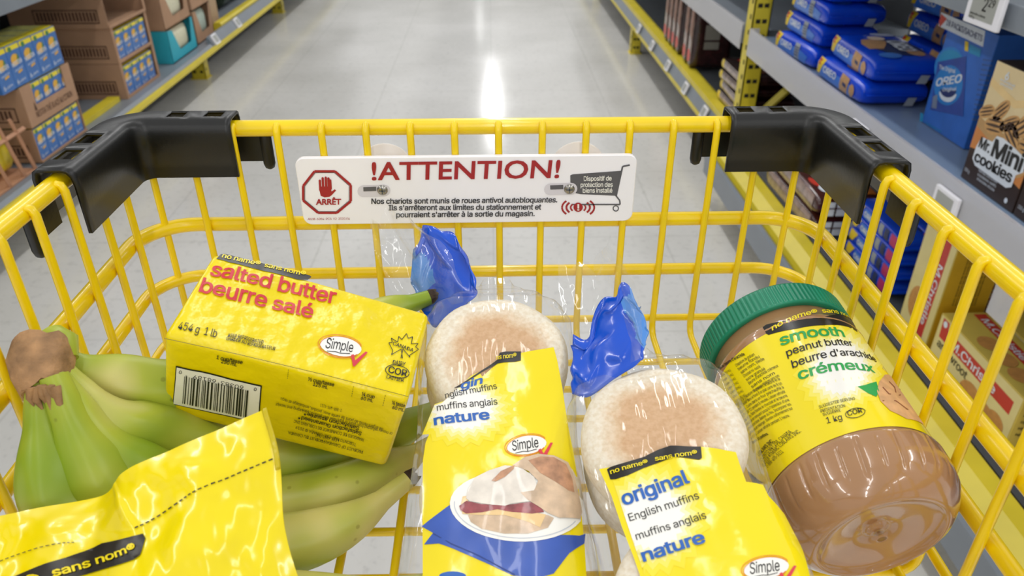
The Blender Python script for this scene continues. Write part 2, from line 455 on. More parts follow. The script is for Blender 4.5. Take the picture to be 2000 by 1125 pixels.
# ------------------------------------------------------------------ the white ATTENTION sign on the front wires
YS = .4880
sp_ = Plane((0, YS, 0), (1, 0, 0), (0, 0, 1))
sg = MB()
sx0, sx1, szb, szt = -.1330, .0985, .9842, 1.0338
def rrect(x0, y0, x1, y1, r, n=6):
    out = []
    for cx, cy, a in ((x1-r, y1-r, 0), (x0+r, y1-r, PI/2), (x0+r, y0+r, PI), (x1-r, y0+r, 3*PI/2)):
        out += [(cx+r*math.cos(a+PI/2*i/n), cy+r*math.sin(a+PI/2*i/n)) for i in range(n+1)]
    return out
rr = rrect(sx0, szb, sx1, szt, .006)
n = len(rr)
yb = YS+.0032
bv = .0006
inn = rrect(sx0+bv, szb+bv, sx1-bv, szt-bv, .0055)
vs = [(x, YS, z) for x, z in inn]+[(x, YS+bv, z) for x, z in rr]+[(x, yb, z) for x, z in rr]
fs = [tuple(range(n))]+[tuple(range(2*n, 3*n))[::-1]]
for b0 in (0, n):
    fs += [(b0+i, b0+n+i, b0+n+(i+1) % n, b0+(i+1) % n) for i in range(n)]
sg.add(vs, fs)
SRED = mat('sign_red', 'a8242a', .4, var=.05); SGRY = mat('sign_grey', '5d5c60', .4, var=.05); SINK = mat('sign_ink', '3a3a3e', .4, var=.05)
q = Px(sg, sp_, (0, 1.01))
def SC(x, y): return (560+x/2.857, 280+y/2.857)     # points of the enlarged sign
def st(t, a, b, h, mi, **k): q.text(t, SC(*a), SC(*b), h/2.857, mi, off=.0005, **k)
def sp(pts, mi, off=.0002): q.poly([SC(*p) for p in pts], mi, off, None)
def sl(pts, w, mi, off=.0003): q.line([SC(*p) for p in pts], w/2.857, mi, off)
st('!ATTENTION!', (478, 203), (1516, 190), 98, 1, bold=.035, sp=1.0)
st('ARRÊT', (165, 341), (303, 339), 30, 1, bold=.06)
oc = [(155, 155), (270, 155), (358, 232), (358, 322), (280, 387), (175, 387), (92, 318), (92, 236)]
sl(oc+oc[:1], 13, 1)
sl([(x*.93+15.5, y*.93+19) for x, y in oc+oc[:1]], 3, 2, .0004)
sp([(183, 262), (190, 292), (212, 301), (238, 298), (252, 288), (276, 262), (268, 256), (250, 268), (246, 240), (183, 240)], 1)
for k, (x, y0, y1) in enumerate(((184, 262, 207), (200, 250, 193), (217, 250, 190), (232, 250, 194), (242, 256, 205))):
    sl([(x+4, y0), (x+1, y1)], 13, 1, .00028+.00003*k); sp(ell(x+1, y1, 6.5, 6.5, 10), 1, .00045+.00003*k)
st('Nos chariots sont munis de roues antivol autobloquantes.', (474, 336), (1508, 327), 29, 3, bold=.04)
st("Ils s'arrêteront aux limites du stationnement et", (570, 372), (1418, 367), 29, 3, bold=.04)
st("pourraient s'arrêter à la sortie du magasin.", (612, 411), (1382, 404), 29, 3, bold=.04)
st('AN M-6004-PCA  V2  2020.04', (118, 427), (352, 424), 12, 1, bold=.0)
sp([(1582, 178), (1596, 172), (1872, 152), (1838, 292), (1640, 283), (1605, 276), (1583, 225)], 2)
sl([(1838, 292), (1874, 128), (1914, 120)], 9, 2)
sl([(1836, 290), (1858, 318), (1860, 340), (1590, 340)], 8, 2)
sl(ell(1836, 362, 15, 15, 16)+[(1851, 362)], 6, 2)
for t, a, b in (('Dispositif de', (1658, 208), (1812, 205)), ('protection des', (1640, 242), (1818, 240)), ('biens installé', (1652, 274), (1816, 272))):
    st(t, a, b, 25, 4, bold=.035)
for r, w in ((42, 9), (66, 11), (90, 10)):
    for s in (0, PI):
        sl(ell(1626, 357, r, r*.62 if r < 60 else r*.6, 8, 0, s-.75, s+.75), w, 1)
sp(ell(1626, 355, 26, 26, 18), 1, .00045); st('!', (1622, 372), (1631, 372), 34, 4, bold=.04)
# adjusting slots
for (x0, x1, y) in ((398, 575, 262), (1440, 1618, 252)):
    sl([(x0+30, y+4), (x1-30, y)], 66, 5, .00022); sp(ell(x0+30, y+4, 33, 33, 16), 5, .00028); sp(ell(x1-30, y, 33, 33, 16), 5, .00034)
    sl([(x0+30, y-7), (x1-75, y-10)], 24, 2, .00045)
SSH = mat('sign_slot_white', 'dcd8de', .4, var=.02)
sign = part(sg, 'warning_sign', [WHT, SRED, SGRY, SINK, PWHT, SSH])
for (px, py) in ((747, 371), (1112, 369)):
    u, w = q.uv(px, py)
    m = MB().lathe([(.0001, .0018), (.002, .0016), (.0034, .0009), (.0038, 0)], 20, cap=False)
    m.box((-.0022, -.0004, .0014), (.0022, .0004, .0019), 1).box((-.0004, -.0022, .0014), (.0004, .0022, .0019), 1)
    M = Matrix.Translation((u, YS-.0002, w)) @ Matrix.Rotation(PI/2, 4, 'X')
    m.v = [M @ p for p in m.v]
    part(m, 'screw', [CHROME, GREYD], sign)
for cx in (-.075, .0605):
    m = MB().lathe([(.0005, 0), (.019, 0), (.02, .001), (.019, .003), (.0005, .0035)], 32)
    M = Matrix.Translation((cx, .507, 1.0165)) @ Matrix.Rotation(-PI/2, 4, 'X')
    m.v = [M @ p for p in m.v]
    part(m, 'backing_washer', WHT, sign)
# ------------------------------------------------------------------ salted butter
def noname(q, A, B, h, mi, t='no name®  sans nom®', off=.0008, bold=.02): q.text(t, A, B, h, mi, bold=bold, off=off)
def simple_logo(q, c, w, ang, ms, off=.0006):
    """ms: white, black, red, orange material slots"""
    ca, sa = math.cos(ang), math.sin(ang)
    def P(x, y): return (c[0]+(x*ca-y*sa)*w, c[1]+(x*sa+y*ca)*w)
    q.poly([P(x, y) for x, y in ell(0, 0, .5, .23, 24)], ms[0], off, .003)
    for dx, dy, rx, ry in ((-.02, -.01, .53, .26), (.0, .02, .50, .255)):
        e = ell(dx, dy, rx, ry, 26, -.04, .6, .6+2*PI*.86); q.line([P(*p) for p in e], w*.014, ms[3], off+.0001)
    a, b = P(-.36, .1), P(.3, .1)
    q.text('Simple', a, b, w*.25, ms[1], bold=.006, shear=.12, off=off+.0002)
    q.line([P(-.3, .17), P(-.1, .15), P(.02, .17), P(.24, .14)], w*.016, ms[1], off+.0002)
    q.poly([P(.27, .17), P(.33, .14), P(.39, .28), P(.60, .03), P(.66, .04), P(.40, .42), P(.36, .42)], ms[2], off+.0003, None)
bc = V((-.1065, .3417, .9724))
bR = Matrix(((.9504, .1123, .29), (-.053, .9774, -.2048), (-.3064, .1793, .9349)))
BM = Matrix.Translation(bc) @ bR.to_4x4()
butter = thing('butter_block', 'yellow paper-wrapped block of salted butter tilted on the green bananas', 'butter', M=BM)
hw, hd, hh = .0605, .032, .0312
SIMPLE_R = mat('simple_red', 'd63a48', .4, var=.04); SIMPLE_O = mat('simple_orange', 'e2761c', .4, var=.04)
BUTY = mat('butter_paper', 'f0d800', .27, var=.03, vscale=30, bump=.7, bscale=85)
def wr(p): return nz(p[0]*55, p[1]*55, p[2]*55)*.0012 + abs(nz(p[0]*95, p[1]*95, p[2]*95+5))*.0011
def bface(kind):
    def f(u, v):
        m = .0035
        if kind == 't': p = V((u, v, hh)); d = min(hw-abs(u), hd-abs(v)); n = V((0, 0, 1))
        else: p = V((u, -hd, v)); d = min(hw-abs(u), hh-abs(v)); n = V((0, -1, 0))
        k = min(1, max(0, d)/.006)
        r = .0025*(1-min(1, max(0, d)/.0035))**2
        return BM @ (p + n*(wr(p)*k*(1.0 if kind == 't' else .35) - r*.0))
    return f
def bbody():
    mb = MB(); N = 84
    def cube_face(ax, sg):
        def f(u, v):
            c = [0, 0, 0]; h = (hw, hd, hh); c[ax] = h[ax]*sg; i, j = [k for k in range(3) if k != ax]; c[i] = u*h[i]; c[j] = v*h[j]
            p = V(c); r = .0035
            # round the edges
            inn = V([max(-h[k]+r, min(h[k]-r, c[k])) for k in range(3)]); d = p-inn
            if d.length > r: p = inn + d.normalized()*r
            dd = sorted(h[k]-abs(c[k]) for k in range(3))[1]
            n = V((0, 0, 0)); n[ax] = sg
            return p + n*wr(p)*min(1, max(0, dd)/.006)*(1.0 if ax == 2 else .35)
        e = .0035
        us = lambda h: [-1, -1+e*.3/h, -1+e*.6/h, -1+e/h]+lin(-1+e*1.6/h, 1-e*1.6/h, N)+[1-e/h, 1-e*.6/h, 1-e*.3/h, 1]
        h = (hw, hd, hh); i, j = [k for k in range(3) if k != ax]
        fl = (sg > 0) ^ (ax == 1)
        mb.grid(f, us(h[i]) if fl else us(h[i])[::-1], us(h[j]), 0)
    for ax in range(3):
        for sg in (-1, 1): cube_face(ax, sg)
    return mb
mb = bbody(); mb.v = [BM @ p for p in mb.v]
top = Fn(bface('t'), 1, .02); frt = Fn(bface('f'), 1, .02)
q = Px(mb, top, (0, 0))
def K(x, y): return (300+x/2.445, 470+y/2.445)
def kt(Q, t, a, b, h, mi, **k): Q.text(t, K(*a), K(*b), h/2.445, mi, off=.0006, **k)
q.poly([K(*p) for p in [(300, 88), (322, 66), (345, 66), (550, 118), (745, 168), (754, 176), (735, 190), (690, 188), (500, 140), (305, 90)]], 1, .0004, .003)
kt(q, 'no name®  sans nom®', (325, 84), (722, 172), 21, 4, bold=.03, up=(4, -8.5))
kt(q, 'salted butter', (268, 168), (862, 305), 58, 3, bold=.035, up=(10, -26))
kt(q, 'beurre salé', (216, 246), (754, 374), 60, 3, bold=.035, up=(10, -27))
kt(q, '454 g  1 lb', (114, 425), (298, 466), 34, 2, bold=.01, up=(5, -14))
kt(q, 'KEEP REFRIGERATED', (355, 462), (522, 497), 15, 2, bold=.015, up=(2, -6.5))
kt(q, 'GARDER AU RÉFRIGÉRATEUR', (345, 478), (580, 528), 15, 2, bold=.015, up=(2, -6.5))
simple_logo(q, K(893, 508), 82, .17, (5, 2, 6, 7), .0005)
# maple leaf outline
leaf = [(1188, 565), (1182, 520), (1135, 548), (1142, 530), (1122, 490), (1140, 488), (1134, 468), (1165, 487), (1170, 460), (1185, 475), (1207, 446), (1216, 470), (1236, 462), (1230, 495), (1262, 494), (1250, 510), (1264, 522), (1222, 550), (1224, 560), (1190, 520), (1180, 565)]
q.line([K(*p) for p in leaf], 1.3, 2, .0005)
kt(q, 'CANADA', (1140, 500), (1238, 535), 17, 2, bold=.02)
kt(q, 'DAIRY', (1140, 592), (1200, 604), 19, 2, bold=.02); kt(q, 'COR', (1118, 632), (1205, 652), 30, 2, bold=.03); kt(q, 'LAITIER', (1110, 660), (1192, 678), 18, 2, bold=.02)
q.line([K(*p) for p in ell(1163, 628, 57, 30, 22, .2)]+[K(1219, 638)], 1.5, 2, .0005)
q.line([K(52, 470), K(400, 545), K(800, 640), K(1215, 748)], .9, 2, .0005)
q = Px(mb, frt, (0, 0))
kt(q, '1 cup/tasse', (302, 560), (425, 585), 17, 2, bold=.03); kt(q, '250 mL', (324, 580), (398, 596), 16, 2, bold=.03)
kt(q, '½ cup/tasse', (738, 664), (862, 692), 17, 2, bold=.03); kt(q, '125 mL', (762, 688), (832, 705), 16, 2, bold=.03)
kt(q, '¼ cup', (994, 735), (1055, 750), 17, 2, bold=.03); kt(q, '60 mL', (990, 754), (1048, 768), 16, 2, bold=.03)
kt(q, '¼ tasse', (1138, 776), (1200, 792), 17, 2, bold=.03); kt(q, '60 mL', (1140, 798), (1196, 812), 16, 2, bold=.03)
for (x0, y0, x1, y1) in ((646, 612, 640, 660), (956, 692, 946, 745), (1108, 735, 1094, 790)):
    for i in range(5): q.line([K(x0+(x1-x0)*i/5, y0+(y1-y0)*i/5), K(x0+(x1-x0)*(i+.6)/5, y0+(y1-y0)*(i+.6)/5)], .9, 2, .0005)
# barcode
q.poly([K(*p) for p in [(107, 596), (518, 690), (504, 872), (92, 780)]], 2, .0003, .003)
q.poly([K(*p) for p in [(112, 602), (512, 694), (499, 865), (97, 776)]], 5, .0005, .003)
rb = random.Random(3); x = 150
while x < 460:
    w = rb.choice((3, 3, 5, 8)); f = (x-107)/411; g = (x+w-107)/411
    lo, hi = (640-10, 778-6) if not 290 < x < 312 else (630, 776)
    q.poly([K(x, 632+92*f-(0 if rb.random() < .9 else 8)), K(x+w, 632+92*g), K(x+w-10, 762+92*g), K(x-10, 762+92*f)], 2, .0009, .004)
    x += w+rb.choice((4, 5, 7, 9))
kt(q, '60383  68189', (432, 690), (192, 638), 19, 2, bold=.01)
kt(q, '0', (495, 700), (483, 697), 16, 2); kt(q, '0', (138, 618), (126, 615), 16, 2)
for t, a, b in (('PRODUCT OF CANADA/PRODUIT DU CANADA', (1002, 1000), (645, 905)), ('LOBLAWS INC.', (888, 945), (770, 915)), ('TORONTO M4T 2S8, CANADA © 2019', (970, 965), (682, 880)), ('MARQUES DE COMMERCE DE LOBLAWS INC', (1006, 942), (672, 850)),
                ('Satisfaction Guaranteed*', (996, 910), (694, 830)), ('Satisfaction assurée*', (984, 885), (722, 812)), ('or money refunded from point of purchase with product, packaging and receipt', (1142, 912), (585, 770)), ('ou argent remis au point de vente avec produit, emballage et reçu', (1098, 892), (610, 745)), ('1-888-495-5111', (900, 800), (798, 775))):
    kt(q, t, a, b, 17 if 'Sat' in t else 14, 2, bold=.03 if 'Sat' in t else .01)
mb.build('wrapper', [BUTY, LBLK, INK, PRED, PYEL, PWHT, SIMPLE_R, SIMPLE_O], butter, local=False)

# ------------------------------------------------------------------ bananas
def banana_mat():
    m = bpy.data.materials.new('green_banana_peel'); m.use_nodes = True; nt = m.node_tree; b = nt.nodes['Principled BSDF']; N = nt.nodes.new; L = nt.links.new
    tc = N('ShaderNodeTexCoord'); n = N('ShaderNodeTexNoise'); n.inputs['Scale'].default_value = 16; n.inputs['Detail'].default_value = 2
    L(tc.outputs['Object'], n.inputs['Vector'])
    r = N('ShaderNodeValToRGB'); e = r.color_ramp.elements
    e[0].position = .36; e[0].color = srgb('86a024'); e[1].position = .66; e[1].color = srgb('d3cb7c')
    x = e.new(.52); x.color = srgb('adb83e')
    L(n.outputs['Fac'], r.inputs[0])
    v = N('ShaderNodeTexVoronoi'); v.inputs['Scale'].default_value = 75; L(tc.outputs['Object'], v.inputs['Vector'])
    r2 = N('ShaderNodeValToRGB'); r2.color_ramp.elements[0].position = .07; r2.color_ramp.elements[0].color = (.55, .5, .35, 1); r2.color_ramp.elements[1].position = .12; r2.color_ramp.elements[1].color = (1, 1, 1, 1)
    L(v.outputs['Distance'], r2.inputs[0])
    mx = N('ShaderNodeMix'); mx.data_type = 'RGBA'; mx.blend_type = 'MULTIPLY'; mx.inputs['Factor'].default_value = .6
    L(r.outputs[0], mx.inputs['A']); L(r2.outputs[0], mx.inputs['B']); L(mx.outputs['Result'], b.inputs['Base Color'])
    b.inputs['Roughness'].default_value = .36; b.inputs['Specular IOR Level'].default_value = .4
    b.inputs['Subsurface Weight'].default_value = .08; b.inputs['Subsurface Radius'].default_value = (.003, .004, .001)
    return m
BAN = banana_mat()
BROWN = mat('dry_banana_stem', 'a27c55', .75, var=.4, vscale=90, bump=.6, bscale=200)
BTIP = mat('banana_tip_brown', '3a2a1c', .8, var=.4, vscale=200, bump=.5, bscale=300)
bun = thing('banana_bunch', 'bunch of green bananas with a brown cut crown at the left wires', 'bananas', (-.14, .32, .89))
def banana(pts, R, tip=True, twist=0):
    P = [V(p) for p in pts]; n = 46; path = [catmull(P, i/n) for i in range(n+1)]
    seg = 20; vs = []
    t0 = (path[1]-path[0]).normalized(); u = (V((0, 0, 1))-t0*t0.z).normalized()
    for i, p in enumerate(path):
        t = (path[min(i+1, n)]-path[max(i-1, 0)]).normalized(); u = (u-t*u.dot(t)).normalized(); w = t.cross(u)
        f = i/n
        if f < .16: rr = .40+.10*(f/.16)
        elif f < .36: k = (f-.16)/.2; rr = .50+.48*(k*k*(3-2*k))
        elif f < .72: rr = .98+.03*math.sin((f-.36)/.36*PI)
        elif f < .93: k = (f-.72)/.21; rr = .98-.60*k*k
        else: k = (f-.93)/.07; rr = .38-.08*k
        for s in range(seg):
            a = 2*PI*s/seg+twist
            am = (a % (2*PI/5))-PI/5; pen = .45*1.0+.55*(.93/max(.80, math.cos(am))*.97)
            pen *= 1.04
            vs.append(p+(u*math.cos(a)+w*math.sin(a))*R*rr*pen)
    fs = [(i*seg+k, i*seg+(k+1) % seg, (i+1)*seg+(k+1) % seg, (i+1)*seg+k) for i in range(n) for k in range(seg)]
    m = MB().add(vs, fs, 0, True)
    ring = vs[-seg:]; c = path[-1]; d = (path[-1]-path[-2]).normalized()
    o = m.build('banana', BAN, bun, local=False)
    mt = MB(); r2 = [c+(p-c)*1.02+d*.0015 for p in ring]; r3 = [c+(p-c)*.75+d*(.0045+.0012*(k % 3)) for k, p in enumerate(ring)]
    mt.add(ring+r2+r3+[c+d*.0035], [(k, (k+1) % seg, seg+(k+1) % seg, seg+k) for k in range(seg)]+[(seg+k, seg+(k+1) % seg, 2*seg+(k+1) % seg, 2*seg+k) for k in range(seg)]+[(2*seg+k, 2*seg+(k+1) % seg, 3*seg) for k in range(seg)], 0, False)
    mt.build('blossom_tip', BTIP, o, local=False)
    return o
CR = [at(88, 668, .375), at(95, 715, .37), at(112, 770, .362)]
B1 = [at(100, 695, .385), at(135, 712, .39), at(210, 735, .398), at(330, 755, .41), at(480, 730, .43), at(640, 672, .455), at(760, 610, .472), at(838, 580, .48)]
B2 = [at(105, 715, .37), at(150, 762, .374), at(235, 830, .382), at(345, 852, .406), onz(480, 895, .92), onz(640, 892, .906), onz(790, 835, .905), onz(885, 775, .907)]
B3 = [at(105, 735, .365), at(155, 800, .366), at(225, 890, .372), at(330, 950, .384), onz(480, 990, .908), onz(640, 968, .904), onz(770, 912, .904), onz(850, 862, .906)]
B4 = [at(105, 735, .36), at(130, 800, .360), at(170, 890, .362), at(240, 985, .367), at(380, 1052, .375), onz(540, 1065, .907), onz(680, 1022, .906), onz(797, 937, .914)]
B5 = [at(80, 740, .362), at(82, 810, .360), at(92, 900, .358), at(130, 1010, .358), at(260, 1110, .360), onz(450, 1165, .906), onz(650, 1165, .905), onz(830, 1138, .905)]
for b, R, tw in ((B1, .0150, .3), (B2, .0150, .1), (B3, .0150, .5), (B4, .0155, .2), (B5, .0150, .4)): banana(b, R, True, tw)
mc = MB()
path = [at(86, 655, .378), at(84, 668, .377), at(82, 700, .372), at(84, 735, .366), at(90, 765, .362)]
mc.tube(path, [.0085, .0125, .0140, .0130, .0105], 18, 0, flat=1.0)
for k in range(6):
    a = at(60+k*11, 778+7*math.sin(k*2.7), .353); mc.tube([at(64+k*9, 755, .354), a, a+V((.001, -.001, -.004-.002*(k % 3)))], [.0032, .0016, .0004], 6)
mc.v = [p+V((nz(*(p*150)), nz(*(p*150+V((9, 0, 0)))), nz(*(p*150+V((0, 9, 0))))))*.0022 for p in mc.v]
mc.build('crown', BROWN, bun, local=False)
mg = MB().tube([at(98, 655, .382), at(112, 672, .38), at(122, 705, .378)], [.007, .0100, .0075], 14)
mg.build('crown_stub', BAN, bun, local=False)

# ------------------------------------------------------------------ peanut butter jar
jc = V((.1812, .2436, .9345)); ja = V((-.0968, .9826, .1586)).normalized()
jx = ja.cross(V((0, 0, 1))).normalized(); jy = ja.cross(jx)
JM = Matrix(((jx.x, jy.x, ja.x, jc.x), (jx.y, jy.y, ja.y, jc.y), (jx.z, jy.z, ja.z, jc.z), (0, 0, 0, 1)))
jar = thing('peanut_butter_jar', 'large jar of smooth peanut butter with a green lid lying on its side', 'peanut butter', M=JM)
JR = .0452
PBUT = mat('peanut_butter_in_clear_plastic', 'a87d55', .2, var=.07, vscale=25, coat=1.0, spec=.4)
def jprof(h):
    pts = [(0, .0315), (.0012, .0345), (.006, .0400), (.013, .0440), (.020, .0453), (.028, .0455), (.0295, .0452), (.031, .0441), (.106, .0441), (.1075, .0446), (.110, .0442), (.116, .0415), (.120, .0405), (.135, .0400)]
    for (a, ra), (b, rb_) in zip(pts[:-1], pts[1:]):
        if h <= b:
            k = (h-a)/(b-a); return ra+(rb_-ra)*k
    return pts[-1][1]
prof = [(.0003, .0052), (.0022, .0036), (.0042, .0046), (.0060, .0066), (.0075, .0060), (.014, .0046), (.024, .0030), (.029, .0026), (.0302, .0010), (.0315, 0)]
hs = [.0006, .0012, .003, .005, .007, .009, .011, .013, .016, .019, .022]+[.024, .026, .028, .0288, .0295, .0302, .031]+lin(.035, .106, 14)+[.1068, .1075, .109, .110, .112, .116, .118, .120, .135]
prof += [(jprof(h), h) for h in hs]
def ribs(r, z, a):
    if .009 < z < .0285:
        k = min(1, (z-.009)/.004, (.0285-z)/.003); t = (a*15/PI - z*18) % 1
        return r - .0009*k*max(0, 1-abs(t-.5)/.10)
    return r
MB().lathe(prof, 360, 0, ribs).build('body', PBUT, jar)
MB().lathe([(.0022, .0005), (.0026, .0001), (.0030, .0005)], 20).build('base_nub', PBUT, jar)
LID = mat('green_lid', '007f5c', .35, var=.05, vscale=50, spec=.5)
mb = MB()
z0, z1 = .1215, .1385
mb.lathe([(.040, z0+.001), (.0425, z0), (.0442, z0+.0002), (.0446, z0+.0012), (.0446, z0+.0016)]+[(.0446, z) for z in lin(z0+.0018, z1-.002, 6)]+[(.0440, z1-.0006), (.0425, z1), (.036, z1+.0002), (.035, z1-.0008), (.0005, z1-.0008)], 400, 0,
         lambda r, z, a: r-(.0009*max(0, math.cos(a*100)) if z0+.0013 < z < z1-.001 and r > .043 else 0))
mb.build('lid', LID, jar)
mb = MB()
JL0, JL1 = .0315, .1055
def jlab(u, v):      # u: arc length round the jar, v: height
    a = u/.0441; return JM @ V((.0443*math.cos(a), .0443*math.sin(a), v))
# start angle: the side that faces the camera
best = max(range(360), key=lambda d: (C0-jlab(.0441*math.radians(d), .076)).normalized().dot((jlab(.0441*math.radians(d), .076)-(jc+ja*.076)).normalized()))
g0 = .0441*math.radians(best)
jf = Fn(jlab, 1, .02)
e1 = (jlab(g0+.001, .07)-jlab(g0, .07)).cross(jlab(g0, .071)-jlab(g0, .07))
jf.sign = 1 if e1.dot(C0-jlab(g0, .07)) > 0 else -1
us = lin(g0-.115, g0+.115, 150)
mb.grid(lambda u, v: jlab(u, v), us, lin(JL0, JL1, 4), 0)
q = Px(mb, jf, (g0, .076))
def J(x, y): return (1340+x/1.8589, 520+y/1.8589)
def jt(t, a, b, h, mi, **k): q.text(t, J(*a), J(*b), h/1.8589, mi, off=.0003, **k)
q.poly([J(*p) for p in [(278, 222), (292, 212), (400, 195), (500, 185), (606, 185), (622, 240), (590, 222), (500, 215), (400, 228), (300, 250), (292, 246)]], 1, .0002, .004)
jt('no name®  sans nom®', (314, 235), (608, 205), 21, 0, bold=.03, up=(-2, -10))
# white burst behind the name, fading in steps
burst(q, J(560, 372), 82, 84, (7, 8, 9, 10, 3), .00008, step=.004)
jt('smooth', (346, 290), (576, 258), 44, 2, bold=.04, up=(-5, -20)); jt('peanut butter', (368, 330), (606, 292), 30, 5, bold=.02, up=(-4, -14))
jt("beurre d'arachide", (388, 372), (692, 350), 34, 5, bold=.02, up=(-4, -15)); jt('crémeux', (412, 414), (685, 388), 44, 2, bold=.04, up=(-5, -20))
jt('SUGGESTED SERVING', (484, 518), (614, 486), 11, 5, bold=0); jt('PRÉSENTATION', (490, 533), (578, 512), 11, 5, bold=0); jt('SUGGÉRÉE', (498, 545), (562, 528), 11, 5, bold=0)
jt('1 kg', (512, 572), (568, 558), 22, 5, bold=.01); jt('COR', (588, 545), (640, 532), 18, 5, bold=.02)
q.line([J(*p) for p in ell(614, 534, 36, 17, 20, -.2)]+[J(650, 527)], 1.3, 5, .0003)
# spread swirl and leaf
q.poly([J(*p) for p in [(622, 438), (650, 432), (690, 420), (700, 455), (690, 475), (660, 462)]], 2, .0003, .003)
sw = [(700, 420), (720, 395), (748, 392), (775, 415), (790, 450), (800, 485), (840, 530), (870, 560), (860, 575), (800, 555), (740, 525), (705, 490), (692, 455)]
q.poly([J(*p) for p in sw], 4, .0003, .003)
for pts in ([(712, 440), (735, 465), (775, 470), (786, 440), (770, 418)], [(712, 490), (760, 490), (800, 520), (845, 548)], [(735, 420), (755, 440), (760, 460)]): q.line([J(*p) for p in pts], 1.8, 6, .0004)  # brown swirl lines printed across the spread picture
rc = ['Carrés au beurre d’arachide', 'Chapelure de graham', 'beurre fondu', 'sans nom, tiède', 'Chocolat mi-sucré', 'sucre granulé', 'Beurre d’arachide crémeux', 'sans nom', 'Guimauves miniatures sans nom']
for k, t in enumerate(rc):
    f = k/8; a = (116+k*9.5+(58 if k else 0), 385+k*13-(32 if k else 0)); L = (100 if k == 0 else 60+8*(k % 4)+(30 if k in (6, 8) else 0))
    jt(t, a, (a[0]+L, a[1]-L*.62), 11, 5, bold=.02 if k == 0 else .008)
for k in range(8):
    jt('¼ tasse (50 mL)', (128+k*9, 405+k*15), (165+k*9, 380+k*15), 9, 5, bold=.005)
body = ['Mélanger la chapelure de graham, le beurre et le', 'sucre. Presser dans le fond d’un plat carré de 8 po', '(20 cm). Cuire dans un four préchauffé à', '350 °F (180 °C) pendant 8 minutes. Laisser refroidir', 'À feu doux, faire fondre le chocolat et le beurre', 'd’arachide en remuant jusqu’à l’obtention d’une', 'consistance lisse. Retirer du feu. Incorporer les', 'guimauves et mélanger. Étendre uniformément sur', 'la croûte. Laisser refroidir pendant 1 heure.', 'Donne 16 portions.']
for k, t in enumerate(body):
    a = (186+k*6.6, 508+k*15.2); L = 158 if k < 8 else (140 if k == 8 else 56)
    jt(t, a, (a[0]+L, a[1]-L*.60), 10.5, 5, bold=.01 if k < 9 else .02)
jt('LOBLAWS INC.', (268, 690), (322, 636), 13, 5, bold=.015); jt('TORONTO M4T 2S8, CANADA', (276, 714), (388, 604), 13, 5, bold=.01); jt('© 2018 ®TM/MC LOBLAWS INC.', (284, 730), (420, 602), 13, 5, bold=.01); jt('1-888-495-5111', (298, 732), (356, 676), 13, 5, bold=.01)
for k in range(11): q.line([J(222+k*4.5, 742+k*4), J(244+k*4, 795+k*-1)], 1.0 if k % 3 else 1.8, 5, .0003)
mb.build('label', [mat('jar_label_yellow', 'f3dd00', .25, var=.02, vscale=20, coat=.4), LBLK, PGRN, PWHT, mat('spread_picture', 'd9a877', .4, var=.15, vscale=200), INK, mat('spread_swirl_brown', '8d4f33', .5, var=.1)]+PALE, jar, local=False)

# ------------------------------------------------------------------ english muffins in their clear bags
def muffin_mat():
    m = bpy.data.materials.new('english_muffin_crust'); m.use_nodes = True; nt = m.node_tree; b = nt.nodes['Principled BSDF']; N = nt.nodes.new; L = nt.links.new
    tc = N('ShaderNodeTexCoord'); sx = N('ShaderNodeSeparateXYZ'); L(tc.outputs['Object'], sx.inputs[0])
    cb = N('ShaderNodeCombineXYZ'); L(sx.outputs['X'], cb.inputs['X']); L(sx.outputs['Y'], cb.inputs['Y'])
    ln = N('ShaderNodeVectorMath'); ln.operation = 'LENGTH'; L(cb.outputs[0], ln.inputs[0])
    n = N('ShaderNodeTexNoise'); n.inputs['Scale'].default_value = 45; n.inputs['Detail'].default_value = 5; n.inputs['Roughness'].default_value = .7; L(tc.outputs['Object'], n.inputs['Vector'])
    ma = N('ShaderNodeMath'); ma.operation = 'MULTIPLY_ADD'; ma.inputs[1].default_value = .022; L(n.outputs['Fac'], ma.inputs[0]); L(ln.outputs['Value'], ma.inputs[2])
    mr = N('ShaderNodeMapRange'); mr.inputs['From Min'].default_value = .030; mr.inputs['From Max'].default_value = .043; L(ma.outputs[0], mr.inputs['Value'])
    r = N('ShaderNodeValToRGB'); e = r.color_ramp.elements; e[0].color = srgb('dab389'); e[0].position = .0; e[1].color = srgb('f2e9d6'); e[1].position = .9
    x = e.new(.35); x.color = srgb('e6cba8')
    L(mr.outputs[0], r.inputs[0])
    n2 = N('ShaderNodeTexNoise'); n2.inputs['Scale'].default_value = 420; n2.inputs['Detail'].default_value = 2; L(tc.outputs['Object'], n2.inputs['Vector'])
    r2 = N('ShaderNodeValToRGB'); r2.color_ramp.elements[0].position = .35; r2.color_ramp.elements[0].color = (.86, .79, .68, 1); r2.color_ramp.elements[1].position = .62; r2.color_ramp.elements[1].color = (1, 1, 1, 1); L(n2.outputs['Fac'], r2.inputs[0])
    mx = N('ShaderNodeMix'); mx.data_type = 'RGBA'; mx.blend_type = 'MULTIPLY'; mx.inputs['Factor'].default_value = .75
    L(r.outputs[0], mx.inputs['A']); L(r2.outputs[0], mx.inputs['B']); L(mx.outputs['Result'], b.inputs['Base Color'])
    bp = N('ShaderNodeBump'); bp.inputs['Strength'].default_value = .35; bp.inputs['Distance'].default_value = .0015; L(n2.outputs['Fac'], bp.inputs['Height']); L(bp.outputs[0], b.inputs['Normal'])
    b.inputs['Roughness'].default_value = .75; b.inputs['Specular IOR Level'].default_value = .2
    return m
MUF = muffin_mat()
FILM = clear_mat('clear_bag_film', haze=.035, bump=.5, bscale=34, refl=1.1, stretch=(2.6, .8, 1))
FILM2 = clear_mat('crumpled_film', haze=.05, bump=.8, bscale=45, refl=1.2, stretch=(1.5, .7, 1.5))
